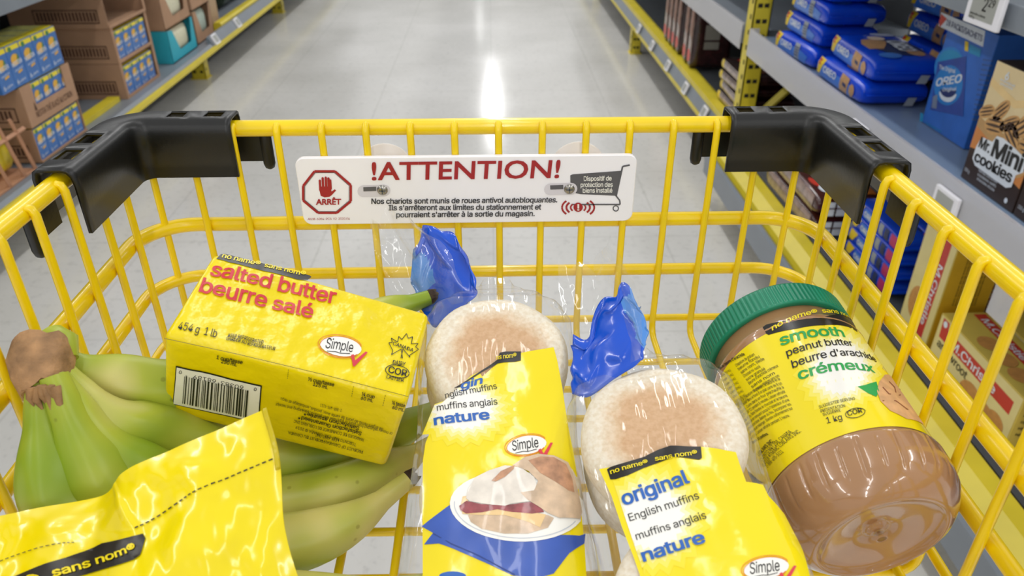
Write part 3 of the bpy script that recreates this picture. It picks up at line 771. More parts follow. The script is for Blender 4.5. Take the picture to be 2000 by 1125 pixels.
BLUEF = mat('blue_film', '0a4fcc', .18, var=.06, vscale=30, bump=.25, bscale=50, coat=.4)
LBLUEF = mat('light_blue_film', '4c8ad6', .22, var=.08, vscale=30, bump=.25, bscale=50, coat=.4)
FYEL = mat('bag_print_yellow', 'f4de08', .16, var=.02, vscale=20, bump=.32, bscale=55, coat=.5)
MT = .0245; MRAD = .040
def muffin_prof(): return [(.0003, 0), (.03, 0), (.0355, .0008), (.0385, .003), (.0398, .007), (.0402, MT/2), (.0398, MT-.007), (.0385, MT-.003), (.0355, MT-.0008), (.030, MT), (.015, MT+.0003), (.0003, MT+.0002)]
muf_proto = None
class Bag:
    def __init__(s, M1, alpha, yaw, roll, nm, wide=0):
        # M1: centre of the far pile's top; x right, y to the far end, z out of the bag's face
        ya, al, ro = math.radians(yaw), math.radians(alpha), math.radians(roll)
        R = Matrix.Rotation(-ya, 3, 'Z') @ Matrix.Rotation(al, 3, 'X') @ Matrix.Rotation(-ro, 3, 'Y')
        s.R = R; s.O = M1 - R @ V((0, 0, 2*MT))
        s.M = Matrix.Translation(s.O) @ R.to_4x4(); s.Mi = s.M.inverted()
        s.T = 2*MT; s.nm = nm
        s.st = [(-.232, .020, .004), (-.226, .034, .012), (-.214, .041, .020), (-.200, .0435, .0245), (-.164, .0445, .0262), (-.123, .0425, .0248), (-.082, .0445, .0262), (-.041, .0425, .0248), (0, .0445, .0262), (.026, .0435, .0252), (.038, .039, .0225), (.047, .029, .018), (.054, .018, .012), (.059, .011, .010), (.064, .009, .009)]
        s.st = [(y, a+(wide if y < -.1 else 0), b) for y, a, b in s.st]; s.wide = wide
    def ab(s, y):
        st = s.st
        if y <= st[0][0]: return st[0][1:]
        for (y0, a0, b0), (y1, a1, b1) in zip(st[:-1], st[1:]):
            if y <= y1:
                k = (y-y0)/(y1-y0); k = k*k*(3-2*k); return a0+(a1-a0)*k, b0+(b1-b0)*k
        return st[-1][1:]
    def w(s, x, y):
        k = min(1, max(0, (.06-y)/.03))
        return (nz(x*38+3*s.O.x, y*16, s.O.y*9)*.0014 + nz(x*110, y*45, 3.3)*.0007)*k
    def top(s, x, y):
        a, b = s.ab(y); t = min(1, abs(x)/a); n = 4.5
        z = b*max(0, 1-t**n)**(1/n)
        return s.M @ V((max(-a, min(a, x)), y, s.T/2+z+s.w(x, y)*max(0, 1-t**6)))
    def film(s, par):
        mb = MB(); N = 72; n = 4.5
        ys = []
        for (y0, *_), (y1, *_) in zip(s.st[:-1], s.st[1:]): ys += [y0+(y1-y0)*i/5 for i in range(5)]
        ys.append(s.st[-1][0])
        def f(u, y):
            a, b = s.ab(y); c, sn = math.cos(u), math.sin(u)
            x = a*math.copysign(abs(c)**(2/n), c); z = b*math.copysign(abs(sn)**(2/n), sn)
            k = abs(sn)
            return s.M @ V((x*(1+.02*nz(u*2, y*40)), y, s.T/2+z+(s.w(x, y)*k if sn > 0 else 0)))
        mb.grid(f, [2*PI*i/N for i in range(N)][::-1], ys, 0, wrap=True)
        return mb.build('clear_film', FILM, par, local=False)
def make_muffins(bag, which, labels, group):
    global muf_proto
    for i, (y, lay) in enumerate(which):
        jx_, jy_ = random.uniform(-.0008, .0008), random.uniform(-.0008, .0008)
        M = bag.M @ Matrix.Translation((jx_+(bag.wide*1.2 if y < -.1 else bag.wide*.6 if y < -.05 else 0), y+jy_, lay*MT)) @ Matrix.Rotation(random.uniform(0, 6), 4, 'Z')
        if muf_proto is None:
            o = MB().lathe(muffin_prof(), 56, 0, lambda r, z, a: r*(1+.012*math.sin(3*a)+.008*math.sin(7*a+1))).build('english_muffin', MUF); muf_proto = o
        else: o = muf_proto.copy(); COL.objects.link(o)
        o.matrix_basis = M
        tag(o, labels[i], 'english muffin', group)
bagA = Bag(V((.0009, .342, .9771)), 21, 0.5, 0, 'a', .0045)
bagB = Bag(V((.0788, .2774, .9766)), 13, -5, 11, 'b')
lays = [(0, 1), (0, 0), (-.082, 1), (-.082, 0), (-.164, 1), (-.164, 0)]
def labs(w): return ['toasted round muffin showing through the top of the %s clear bag' % w, 'muffin under the toasted round one in the %s bag' % w, 'upper middle muffin behind the yellow label of the %s bag' % w, 'lower middle muffin at the side of the %s bag' % w, 'upper muffin at the near end of the %s bag' % w, 'bottom muffin at the near end of the %s bag' % w]
make_muffins(bagA, lays, labs('muffin sandwich picture'), 'muffins in the bag beside the butter')
make_muffins(bagB, lays, labs('original lettered'), 'muffins in the bag beside the jar')

def bag_surface(bag):
    f = Fn(bag.top, 1, .02); return f
thA = thing('muffin_bag', 'clear bag of english muffins, yellow print with a breakfast sandwich picture', 'bag of muffins', bagA.O, 'bags of english muffins')
bagA.film(thA)
mb = MB(); f = bag_surface(bagA); q = Px(mb, f, (0, -.06))
def A6(x, y): return (770+x/2.96, 420+y/2.96)
def A7(x, y): return (790+x/2.648, 700+y/2.648)
lab = [(862, 806), (872, 792), (905, 765), (940, 738), (963, 718), (985, 700), (1018, 690), (1050, 684), (1081, 679), (1088, 705), (1098, 760), (1108, 830), (1118, 880), (1126, 930), (1135, 1010), (1141, 1070), (1145, 1140), (1148, 1230), (826, 1230), (826, 1125), (826, 1000), (827, 900), (832, 866), (845, 835)]
q.poly(lab, 0, .0005, .0035)
YO = .0008
q.poly([A6(*p) for p in [(345, 1005), (395, 975), (470, 925), (540, 880), (600, 838), (610, 800), (640, 793), (732, 793), (732, 845), (700, 852), (640, 855), (600, 862), (520, 905), (440, 955), (380, 1000)]], 1, YO, .003)
q.text('ns nom®', A6(592, 842), A6(708, 828), 9, 2, bold=.02, shear=.2, off=YO+.0003)
q.text('gin', A6(385, 1012), A6(515, 975), 14, 3, bold=.05, shear=.25, off=YO)
# white burst
burst(q, (905, 800), 96, 66, (15, 16, 17, 18, 7), YO-.0002, keep=lambda x, y: (max(850-(y-790)*.4, x), y) if y > 790 else (max(862+(790-y)*1.05, x), y))
q.text('nglish muffins', A7(215, 212), A7(481, 160), 12, 4, bold=.01, off=YO+.0002); q.text('muffins anglais', A7(172, 276), A7(483, 242), 12.5, 4, bold=.01, off=YO+.0002)
q.text('nature', A7(160, 350), A7(440, 318), 18, 3, bold=.05, off=YO+.0002)
simple_logo(q, A7(630, 452), 78, -.14, (7, 4, 5, 6), YO)
NAP = 8
q.poly([A7(*p) for p in [(92, 872), (250, 750), (300, 830), (560, 930), (900, 920), (930, 910), (925, 960), (850, 1010), (770, 1115), (700, 1135), (560, 1125), (400, 1050), (250, 985), (180, 960), (104, 965), (150, 905)]], NAP, YO, .003)
q.line([A7(*p) for p in [(150, 908), (240, 960), (380, 1020), (520, 1095), (570, 1122)]], 2.2, 12, YO+.0002)
q.poly([A7(*p) for p in ell(580, 770, 345, 180, 40, .06, 0, 2*PI) if p[0] < 918], 7, YO+.0002, .003)
q.line([A7(*p) for p in ell(580, 772, 322, 160, 30, .06, .35, PI*1.02)], 1.6, 13, YO+.0003)
# bottom muffin half, cheese, ham, egg, top half
q.poly([A7(*p) for p in [(330, 815), (420, 800), (600, 800), (740, 815), (772, 830), (740, 880), (640, 910), (520, 910), (400, 885), (345, 850)]], 9, YO+.0004, .003)
q.poly([A7(*p) for p in [(300, 720), (330, 715), (330, 755), (520, 790), (660, 800), (730, 812), (700, 878), (640, 850), (520, 815), (380, 815), (300, 808), (290, 770)]], 11, YO+.0005, .003)
q.poly([A7(*p) for p in [(282, 768), (320, 742), (400, 760), (500, 765), (560, 760), (650, 748), (700, 770), (720, 800), (660, 808), (560, 800), (480, 785), (400, 802), (320, 808), (290, 790)]], 10, YO+.0006, .003)
q.poly([A7(*p) for p in [(318, 730), (330, 680), (370, 620), (440, 585), (520, 560), (600, 570), (670, 620), (690, 690), (650, 745), (560, 755), (520, 768), (430, 760), (340, 745)]], 19, YO+.0007, .003)
q.poly([A7(*p) for p in [(560, 560), (620, 520), (690, 500), (770, 510), (840, 545), (865, 600), (890, 700), (908, 800), (900, 835), (800, 830), (740, 805), (690, 770), (640, 740), (600, 700), (670, 690), (690, 640), (640, 590)]], 9, YO+.0008, .003)
q.poly([A7(*p) for p in [(640, 535), (700, 515), (770, 520), (830, 555), (860, 630), (870, 700), (840, 690), (770, 640), (700, 600)]], 14, YO+.0009, .003)
q.poly([A7(*p) for p in [(450, 640), (500, 590), (570, 560), (565, 580), (520, 620), (470, 645)]], 14, YO+.0009, .003)
q.poly([A7(*p) for p in ell(250, 1128, 70, 24, 16)], 3, YO, .003)
mb.build('printed_panel', [FYEL, LBLK, PYEL, PBLU, INK, SIMPLE_R, SIMPLE_O, PWHT, mat('napkin_blue', '3558b0', .3, var=.08, vscale=80, coat=.4), mat('muffin_picture', 'd3b798', .35, var=.22, vscale=140, coat=.4), mat('ham_picture', '96454a', .35, var=.3, vscale=260, coat=.4), mat('cheese_picture', 'eac78c', .35, var=.05, vscale=60, coat=.4), mat('napkin_fold', '263f86', .4, var=.05), mat('plate_rim_picture', 'c3c8d2', .35, var=.03), mat('toast_picture', 'bb8a68', .35, var=.3, vscale=200, coat=.4)]+PALE+[mat('flour_picture', 'e6ddd0', .35, var=.14, vscale=130, coat=.4)], thA, local=False)

thB = thing('muffin_bag', 'clear bag of english muffins lettered original and nature, leaning on the jar', 'bag of muffins', bagB.O, 'bags of english muffins')
bagB.film(thB)
mb = MB(); f = bag_surface(bagB); q = Px(mb, f, (0, -.06))
def A8(x, y): return (1100+x/2.528, 680+y/2.528)
lab = [(1171, 917), (1200, 912), (1240, 900), (1310, 878), (1365, 873), (1437, 884), (1446, 912), (1457, 942), (1489, 948), (1500, 970), (1530, 1005), (1565, 1060), (1598, 1122), (1640, 1230), (1290, 1230), (1262, 1160), (1238, 1090), (1215, 1030), (1195, 970)]
q.poly(lab, 0, .0005, .0035)
q.poly([A8(*p) for p in [(218, 602), (235, 590), (300, 570), (400, 540), (470, 505), (530, 485), (600, 488), (680, 490), (685, 545), (672, 555), (600, 545), (545, 540), (470, 570), (400, 595), (320, 632), (260, 650), (235, 652)]], 1, YO, .003)
q.text('no name® ', A8(238, 627), A8(420, 575), 9, 2, bold=.03, off=YO+.0003); q.text('sans nom®', A8(455, 562), A8(662, 530), 9, 2, bold=.03, off=YO+.0003)
burst(q, (1275, 1015), 100, 100, (8, 9, 10, 11, 7), YO-.0002, keep=lambda x, y: (max(1185+(y-917)*.33+5, x), max(y, 905)))
q.text('original', A8(303, 782), A8(625, 668), 27, 3, bold=.045, off=YO+.0002); q.text('English muffins', A8(330, 860), A8(674, 747), 15, 4, bold=.012, off=YO+.0002)
q.text('muffins anglais', A8(364, 953), A8(710, 845), 15, 4, bold=.012, off=YO+.0002); q.text('nature', A8(400, 1060), A8(702, 965), 24, 3, bold=.05, off=YO+.0002)
simple_logo(q, A8(1000, 1090), 88, -.12, (7, 4, 5, 6), YO)
mb.build('printed_panel', [FYEL, LBLK, PYEL, PBLU, INK, SIMPLE_R, SIMPLE_O, PWHT]+PALE, thB, local=False)
# gathered ends: blue printed film and its clear edge
def tail(par, rows, clear_rows, seed):
    """rows: lists of points from neck to tip, left to right; a crumpled sheet"""
    def sheet(rows, amp, nu=36, nv=22):
        P = [[V(p) for p in r] for r in rows]
        def f(u, v):
            c = [catmull(r, v) for r in P]; p = catmull(c, u)
            k = min(1, v*3)
            return p + V((0, 1, .3))*(math.sin(u*17+seed)*.0035*v + nz(u*6+seed, v*5, 2)*amp*k) + V((1, 0, 0))*nz(u*5, v*6, seed)*amp*.5*k
        mb = MB(); mb.grid(f, lin(0, 1, nu), lin(0, 1, nv), 0); return mb
    b = sheet(rows, .006); nm = 'blue_neck'
    # paler inner side shows where the sheet folds over
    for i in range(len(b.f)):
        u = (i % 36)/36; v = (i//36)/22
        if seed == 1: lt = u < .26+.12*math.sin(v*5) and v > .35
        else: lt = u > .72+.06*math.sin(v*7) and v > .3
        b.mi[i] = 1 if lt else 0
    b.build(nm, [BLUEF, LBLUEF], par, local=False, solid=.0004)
    sheet(clear_rows, .004).build('clear_edge', FILM2, par, local=False)
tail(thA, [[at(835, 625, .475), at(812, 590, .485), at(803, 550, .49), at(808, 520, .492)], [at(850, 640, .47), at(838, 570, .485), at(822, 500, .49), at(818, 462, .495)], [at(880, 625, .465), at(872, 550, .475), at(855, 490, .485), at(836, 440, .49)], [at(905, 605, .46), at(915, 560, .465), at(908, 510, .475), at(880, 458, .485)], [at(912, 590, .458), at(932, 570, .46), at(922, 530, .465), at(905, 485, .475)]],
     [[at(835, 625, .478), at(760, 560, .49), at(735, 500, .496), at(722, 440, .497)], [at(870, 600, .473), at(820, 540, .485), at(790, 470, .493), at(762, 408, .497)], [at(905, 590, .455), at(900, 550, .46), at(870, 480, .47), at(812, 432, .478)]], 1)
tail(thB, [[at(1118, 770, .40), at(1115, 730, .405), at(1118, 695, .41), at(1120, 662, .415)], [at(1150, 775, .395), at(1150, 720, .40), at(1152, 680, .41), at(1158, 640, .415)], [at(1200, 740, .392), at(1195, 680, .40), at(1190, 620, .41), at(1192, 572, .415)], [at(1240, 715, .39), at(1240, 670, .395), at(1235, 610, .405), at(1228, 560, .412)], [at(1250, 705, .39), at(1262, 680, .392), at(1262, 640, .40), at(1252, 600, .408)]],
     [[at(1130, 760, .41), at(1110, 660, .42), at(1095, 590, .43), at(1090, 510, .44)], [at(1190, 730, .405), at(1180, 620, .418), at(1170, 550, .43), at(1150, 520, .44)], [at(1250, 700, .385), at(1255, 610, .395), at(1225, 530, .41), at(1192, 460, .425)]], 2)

# ------------------------------------------------------------------ yellow pouch in the near left corner
SH = [[(-42, 1017, .334), (8, 1006, .334), (70, 992, .334), (200, 968, .332), (240, 922, .331), (330, 880, .330), (430, 838, .329), (521, 797, .328)],
      [(-66, 1122, .320), (-5, 1105, .319), (70, 1085, .318), (200, 1058, .316), (290, 1010, .315), (370, 960, .316), (455, 925, .318), (546, 893, .321)],
      [(-110, 1262, .303), (-30, 1240, .300), (90, 1205, .297), (220, 1160, .297), (320, 1120, .299), (400, 1080, .302), (480, 1060, .307), (556, 1030, .313)],
      [(-130, 1440, .292), (-20, 1410, .288), (110, 1370, .284), (240, 1330, .284), (350, 1290, .287), (440, 1240, .292), (520, 1190, .299), (590, 1150, .307)],
      [(-140, 1595, .288), (-10, 1570, .285), (130, 1530, .282), (260, 1490, .282), (380, 1450, .284), (480, 1390, .288), (560, 1330, .295), (640, 1280, .303)]]
SHP = [[at(*p) for p in r] for r in SH]
def pouch(u, v, back=False):
    c = [catmull(r, u) for r in SHP]; p = catmull(c, v)
    e = min(1, u/.06, (1-u)/.06, v/.12)
    cr = nz(u*9, v*7, 1.5)*.0026+nz(u*22+4, v*16, 8)*.0007
    cr += .0022*max(0, 1-abs(u-.50-.05*v-.02*nz(v*5, 2))/.02)*max(0, 1-v*2.2)
    d = (C0-p).normalized()*.4+V((0, -.4, .8))
    q_ = p + d.normalized()*cr*(.35+.65*e)
    if back:
        t = min(1, u/.25, (1-u)/.25, v/.3, (1-v)/.2); q_ = q_ - d.normalized()*(.0008+.022*t*t*(3-2*t))
    return q_
pth = thing('pouch', 'glossy yellow plastic pouch with a dashed tear line in the near left corner', 'pouch', tuple(SHP[4][4]))
PCH = mat('pouch_film', 'f2dc00', .19, var=.02, vscale=20, bump=.10, bscale=34, coat=.3)
mb = MB()
mb.grid(lambda u, v: pouch(u, v), lin(0, 1, 150), lin(0, 1, 70)[::-1], 0)
mb.grid(lambda u, v: pouch(u, v, True), lin(0, 1, 60), lin(0, 1, 30), 0)
pf = Fn(lambda u, v: pouch(u, v), -1, .15)
q = Px(mb, pf, (.6, .4))
def S5(x, y): return (x/2.273, 630+y/2.273)
q.poly([(-40, 1190), (-10, 1140), (60, 1113), (130, 1090), (200, 1062), (280, 1043), (285, 1052), (275, 1085), (262, 1094), (150, 1128), (60, 1180), (0, 1220)], 1, .0005, .02)
q.text('sans nom®', (108, 1128), (268, 1074), 17, 2, bold=.04, off=.0009)
q.text('no name®', (-45, 1185), (90, 1132), 17, 2, bold=.04, off=.0009)
def dashes(pts, n, mi=3, w=2.6):
    P = [V((x, y, 0)) for x, y in pts]
    for i in range(n):
        a, b = catmull(P, i/n), catmull(P, (i+.6)/n); q.line([(a.x, a.y), (b.x, b.y)], w, mi, .0006)
dashes([S5(*p) for p in [(600, 915), (700, 865), (800, 795), (880, 742), (1000, 695), (1110, 648), (1222, 602)]], 24)
dashes([S5(*p) for p in [(0, 1062), (90, 1030), (180, 1000), (270, 982), (340, 978)]], 14, w=1.6)
mb.build('film_body', [PCH, LBLK, PYEL, INK], pth, local=False)
# top seal strip
mb = MB()
mb.grid(lambda u, v: pouch(u, v) + V((0, -.0002, .0006)), lin(.985, 1.0, 3), lin(0, .30, 20)[::-1], 0)
mb.build('side_seal', mat('pouch_seal', 'c9b400', .2, var=.03, bump=.3, bscale=200), pth, local=False, solid=.0004)
# ------------------------------------------------------------------ shelving
CARD = mat('brown_cardboard', 'b08a6c', .75, var=.07, vscale=14)
CARDD = mat('cardboard_print', '5a3d2c', .75, var=.15, vscale=60)
CARDI = mat('cardboard_edge', 'c08f6f', .75, var=.07, vscale=14)
CLR = clear_mat('clear_shelf_riser', 'eeecf4', haze=.40, bump=.05, bscale=6, refl=1.0, rough=.15)
HOLE = mat('punched_hole', '1e1a10', .8, var=.1)
def W(mb, name, mats, par, **k): return mb.build(name, mats, par, local=False, **k)
def upright(par, x0, x1, y0, y1, z1, z0=0):
    """a punched steel post: open channel with a foot plate and rows of dark holes"""
    mb = MB().box((x0, y0, z0), (x1, y0+.004, z1)).box((x0, y0, z0), (x0+.004, y1, z1)).box((x1-.004, y0, z0), (x1, y1, z1))
    if z0 == 0: mb.box((x0-.008, y0-.008, 0), (x1+.008, y1+.008, .006))
    z = z0+.035
    while z < z1-.02:
        for xx in (x0+.012, x1-.028): mb.box((xx, y0-.0006, z), (xx+.016, y0+.0003, z+.014), 1)
        for sx in (x0-.0006, x1-.0003): mb.box((sx, y0+.018, z+.01), (sx+.0009, y0+.03, z+.026), 1)
        z += .052
    W(mb, 'upright', [YSH, HOLE], par)

lb = thing('shelving_rack', 'long steel rack with yellow edge rails and grey shelves along the left of the aisle', 'shelf rack', (-1.8, 4.5, 0))
W(MB().box((-2.15, .3, .205), (-1.56, 9.5, .225)), 'deck', GREY, lb)
m = MB(); prof = [(-1.525, .193), (-1.521, .193), (-1.521, .207), (-1.528, .212)]
y0, y1 = .3, 9.5
def extr(mb, P, y0, y1, mi=0):
    n = len(P); vs = [(x, y0, z) for x, z in P]+[(x, y1, z) for x, z in P]
    mb.add(vs, [(i, (i+1) % n, n+(i+1) % n, n+i) for i in range(n)]+[tuple(range(n))[::-1], tuple(range(n, 2*n))], mi)
    return mb
W(extr(MB(), [(-1.56, .192), (-1.519, .192), (-1.519, .212), (-1.527, .215), (-1.56, .215)], y0, y1), 'edge_rail', YSH, lb)
W(extr(MB(), [(-1.56, .2155), (-1.530, .2155), (-1.556, .262), (-1.568, .262), (-1.568, .2155)], 4.36, y1), 'price_rail', GREY, lb)
W(extr(MB(), [(-1.562, .2155), (-1.535, .2155), (-1.545, .229), (-1.562, .229)], y0, 4.355), 'price_rail', GREY, lb)
W(extr(MB(), [(-1.62, .226), (-1.572, .226), (-1.572, .268), (-1.580, .279), (-1.612, .279), (-1.62, .268)], 4.66, y1), 'stop_bar', YSH, lb)
W(extr(MB(), [(-1.66, .226), (-1.612, .226), (-1.612, .247), (-1.66, .247)], 2.95, 3.31), 'stop_bar', YSH, lb)
W(MB().box((-2.17, .3, 0), (-2.155, 9.5, 2.2)), 'back_panel', GREYD, lb)
for yy in (.68, 2.59, 4.50, 6.41, 8.32): upright(lb, -1.735, -1.655, yy-.02, yy+.05, .20)
for zz in (.735, 1.3, 1.8):
    W(MB().box((-2.15, .3, zz), (-1.57, 9.5, zz+.02)), 'deck', GREY, lb)
    W(MB().box((-1.57, .3, zz-.01), (-1.555, 9.5, zz+.035), 0, .004), 'price_rail', GREY, lb)
for yy in (.68, 2.59, 4.50, 6.41, 8.32): upright(lb, -2.14, -2.08, yy, yy+.05, 2.2, .23)

rb_ = thing('shelving_rack', 'grey shelf bay with a clear riser beside the cart, blue packets on it', 'shelf rack', (1.2, 1.6, 0), 'racks on the right of the aisle')
W(MB().box((.925, .2, .205), (1.5, 2.70, .222)), 'deck', GREYD, rb_)
W(extr(MB(), [(.815, .150), (.835, .150), (.862, .190), (.905, .196), (.905, .2225), (.868, .2225), (.835, .205)], .2, 2.70), 'edge_beam', YSH, rb_)
W(extr(MB(), [(.800, .120), (.813, .118), (.813, .205), (.806, .208), (.800, .200)], .2, 2.70), 'price_rail', GREY, rb_)
W(MB().box((.922, .2, .590), (1.5, 2.70, .618)), 'deck', BGREY, rb_)
W(MB().box((.903, .2, .575), (.921, 2.70, .618), 0, .003), 'deck_edge', BGREY, rb_)
W(MB().box((.896, .2, .556), (.8985, 2.70, .646), 0).box((.8985, .2, .640), (.904, 2.70, .646), 0).box((.896, 2.698, .556), (.93, 2.70, .646)), 'clear_riser', CLR, rb_)
W(MB().box((.915, .2, .935), (1.5, 2.70, .96)), 'deck', GREY, rb_)
W(MB().box((.895, .2, .928), (.914, 2.70, .972), 0, .003), 'price_rail', GREY, rb_)
W(MB().box((1.5, .2, 0), (1.51, 2.70, 2.0)), 'back_panel', GREYD, rb_)
rc_ = thing('shelving_rack', 'far shelf bay with a yellow and grey tagged edge rail holding dark biscuit packs', 'shelf rack', (1.2, 4.2, 0), 'racks on the right of the aisle')
upright(rc_, .905, .967, 2.715, 2.78, 2.0); upright(rc_, .905, .967, 5.0, 5.07, .16); upright(rc_, .905, .967, 7.0, 7.07, .16)
W(MB().box((.93, 2.79, .235), (1.5, 9, .25)), 'deck', GREYD, rc_)
W(extr(MB(), [(.894, .168), (.91, .168), (.91, .186), (.894, .186)], 2.79, 9), 'edge_rail', YSH, rc_)
W(extr(MB(), [(.898, .1865), (.91, .1865), (.93, .236), (.916, .236)], 2.79, 9), 'price_rail', GREY, rc_)
W(extr(MB(), [(.915, .2365), (.93, .2365), (.975, .2515), (.975, .262), (.915, .262)], 2.79, 9), 'edge_rail', YSH, rc_)
W(MB().box((.92, 2.79, .590), (1.5, 9, .62)).box((.903, 2.79, .575), (.92, 9, .618)), 'deck', GREY, rc_)
W(MB().box((.896, 2.79, .556), (.8985, 9, .646)).box((.8985, 2.79, .640), (.904, 9, .646)), 'clear_riser', CLR, rc_)
W(MB().box((.92, 2.79, .935), (1.5, 9, .97)), 'deck', GREY, rc_)
W(MB().box((1.5, 2.79, 0), (1.51, 9, 2.0)), 'back_panel', GREYD, rc_)
W(MB().box((.905, 2.66, .268), (1.3, 2.714, .30), 0, .004), 'bay_beam', YSH, rc_)
br = MB(); br.tube([V((.97, 2.745, .30)), V((1.18, 2.745, .52))], .016, 4, 0, sm=False); W(br, 'brace', YSH, rc_)

# price tags
TAGW = mat('price_tag_white', 'ecebf0', .4, var=.02); LCD = mat('price_tag_display', 'a3a59f', .35, var=.04)
def ptag(c, u, v, w, h, label, texts=(), grp='price tags on the shelf edges'):
    u = V(u).normalized(); v = V(v).normalized(); n = u.cross(v)
    M = Matrix(((u.x, v.x, n.x, c[0]), (u.y, v.y, n.y, c[1]), (u.z, v.z, n.z, c[2]), (0, 0, 0, 1)))
    t = thing('price_tag', label, 'price tag', group=grp, M=M)
    MB().box((-w/2, -h/2, 0), (w/2, h/2, .009), 0, .0025).build('frame', TAGW, t)
    mb = MB().box((-w/2+w*.14, -h/2+h*.16, .0088), (w/2-w*.14, h/2-h*.14, .0094), 0)
    for tx, a, b, hh in texts:
        p = Plane((0, 0, .0094), (1, 0, 0), (0, 1, 0)); mb.text(tx, p, a, b, h=hh, mi=1, off=.0004, bold=.015)
    mb.build('display', [LCD, INK], t)
ptag((.884, 1.395, .957), (0, -1, 0), (0, 0, 1), .105, .066, 'white electronic price tag reading 2 29 at the top right shelf edge', [('2', (-.002, -.006), (.010, -.006), .023), ('29', (.013, .004), (.031, .004), .013), ('biscuits crème', (-.034, -.016), (.014, -.016), .004), ('150 g', (-.034, -.0225), (-.018, -.0225), .004)])
for y, lb_ in ((4.07, 'white tag on the left shelf edge just above the nearer yellow foot'), (4.505, 'white tag on the left shelf edge between the two yellow feet')):
    ptag((-1.542, y+.35, .238), (0, 1, 0), (-.48, 0, .88), .075, .058, lb_)
for k, y in enumerate((3.06, 3.42, 3.82, 4.25, 4.68)):
    nm = ('nearest', 'second nearest', 'third nearest', 'fourth nearest', 'farthest')[k]
    ptag((.8985, y+.06, .2135), (0, -1, 0), (.37, 0, .93), .062, .05, 'white tag on the far right bottom rail, %s of the five' % nm)
for y, lb_ in ((1.352, 'white tag on the clear riser in front of the drizzled cookie boxes'), (1.762, 'white tag on the clear riser below the blue packets, behind the black guard')):
    ptag((.8945, y, .596), (0, -1, 0), (0, 0, 1), .082, .052, lb_)

# ------------------------------------------------------------------ left: iced tea packs in cardboard trays
PKB = mat('tea_pack_blue', '3f73b8', .35, var=.06, vscale=40); PKY = mat('tea_pack_yellow', 'ecd92a', .35, var=.04)
PKO = mat('lemon_print', 'e7b13c', .4, var=.08, vscale=150); PKG = mat('leaf_print', '3c7d4a', .4, var=.08); PKW = mat('pack_white_print', 'e9eef2', .4, var=.03); PKT = mat('tea_pack_top', 'd8d47c', .4, var=.3, vscale=70)
def make_pack(w, h, d, full=True):
    """a shrink-wrapped carton of tea: blue front with a lemon, the name and a yellow band; base centre at the origin, front towards +x"""
    t = bpy.data.objects.new('drink_pack', None)
    mb = MB().box((-d, -w/2, 0), (0, w/2, h), 0, .002)
    P = Plane((0, 0, 0), (0, 1, 0), (0, 0, 1))
    hw = w/2-.002
    mb.poly([(-hw, h*.87), (hw, h*.87), (hw, h-.002), (-hw, h-.002)], P, 1, .0008)
    mb.poly(ell(-w*.22, h*.90, w*.13, h*.065, 14), P, 3, .0012)
    mb.poly(ell(-w*.04, h*.64, w*.30, h*.135, 22), P, 2, .0012)
    mb.poly([(w*.04, h*.56), (w*.2, h*.78), (w*.26, h*.66), (w*.16, h*.55)], P, 3, .0016)
    mb.text('NESTEA', P, (-w*.38, h*.49), (w*.40, h*.53), h=h*.10, mi=4, off=.002, bold=.03)
    if full:
        mb.poly([(-w*.1, h*.30), (w*.24, h*.33), (w*.24, h*.38), (-w*.1, h*.35)], P, 2, .0012)
        mb.text('thé glacé', P, (-w*.30, h*.36), (w*.30, h*.40), h=h*.05, mi=4, off=.0016, bold=.01)
        mb.text('6', P, (-w*.36, h*.07), (-w*.24, h*.08), h=h*.11, mi=4, off=.0012, bold=.02)
        mb.text('x 200 mL', P, (-w*.18, h*.09), (w*.30, h*.12), h=h*.05, mi=4, off=.0012)
    Pt = Plane((0, 0, h), (0, 1, 0), (-1, 0, 0))
    mb.poly([(-hw, .003), (hw, .003), (hw, d-.003), (-hw, d-.003)], Pt, 5, .0006)
    mb.poly([(-hw, .003), (hw, .003), (hw, d*.28), (-hw, d*.28)], Pt, 1, .0009)
    return mb
pk_mats = [PKB, PKY, PKO, PKG, PKW, PKT]
ORD = ['nearest', 'second', 'third', 'fourth', 'farthest']
def packs(x, ys, z, w, h, d, where, group):
    proto = None
    for k, y in enumerate(ys):
        if proto is None: o = make_pack(w, h, d).build('drink_pack', pk_mats); proto = o
        else: o = proto.copy(); COL.objects.link(o)
        o.location = (x, y, z); tag(o, 'blue iced tea pack, %s of the row %s' % (ORD[k] if k < len(ys)-1 else 'farthest', where), 'drink pack', group)
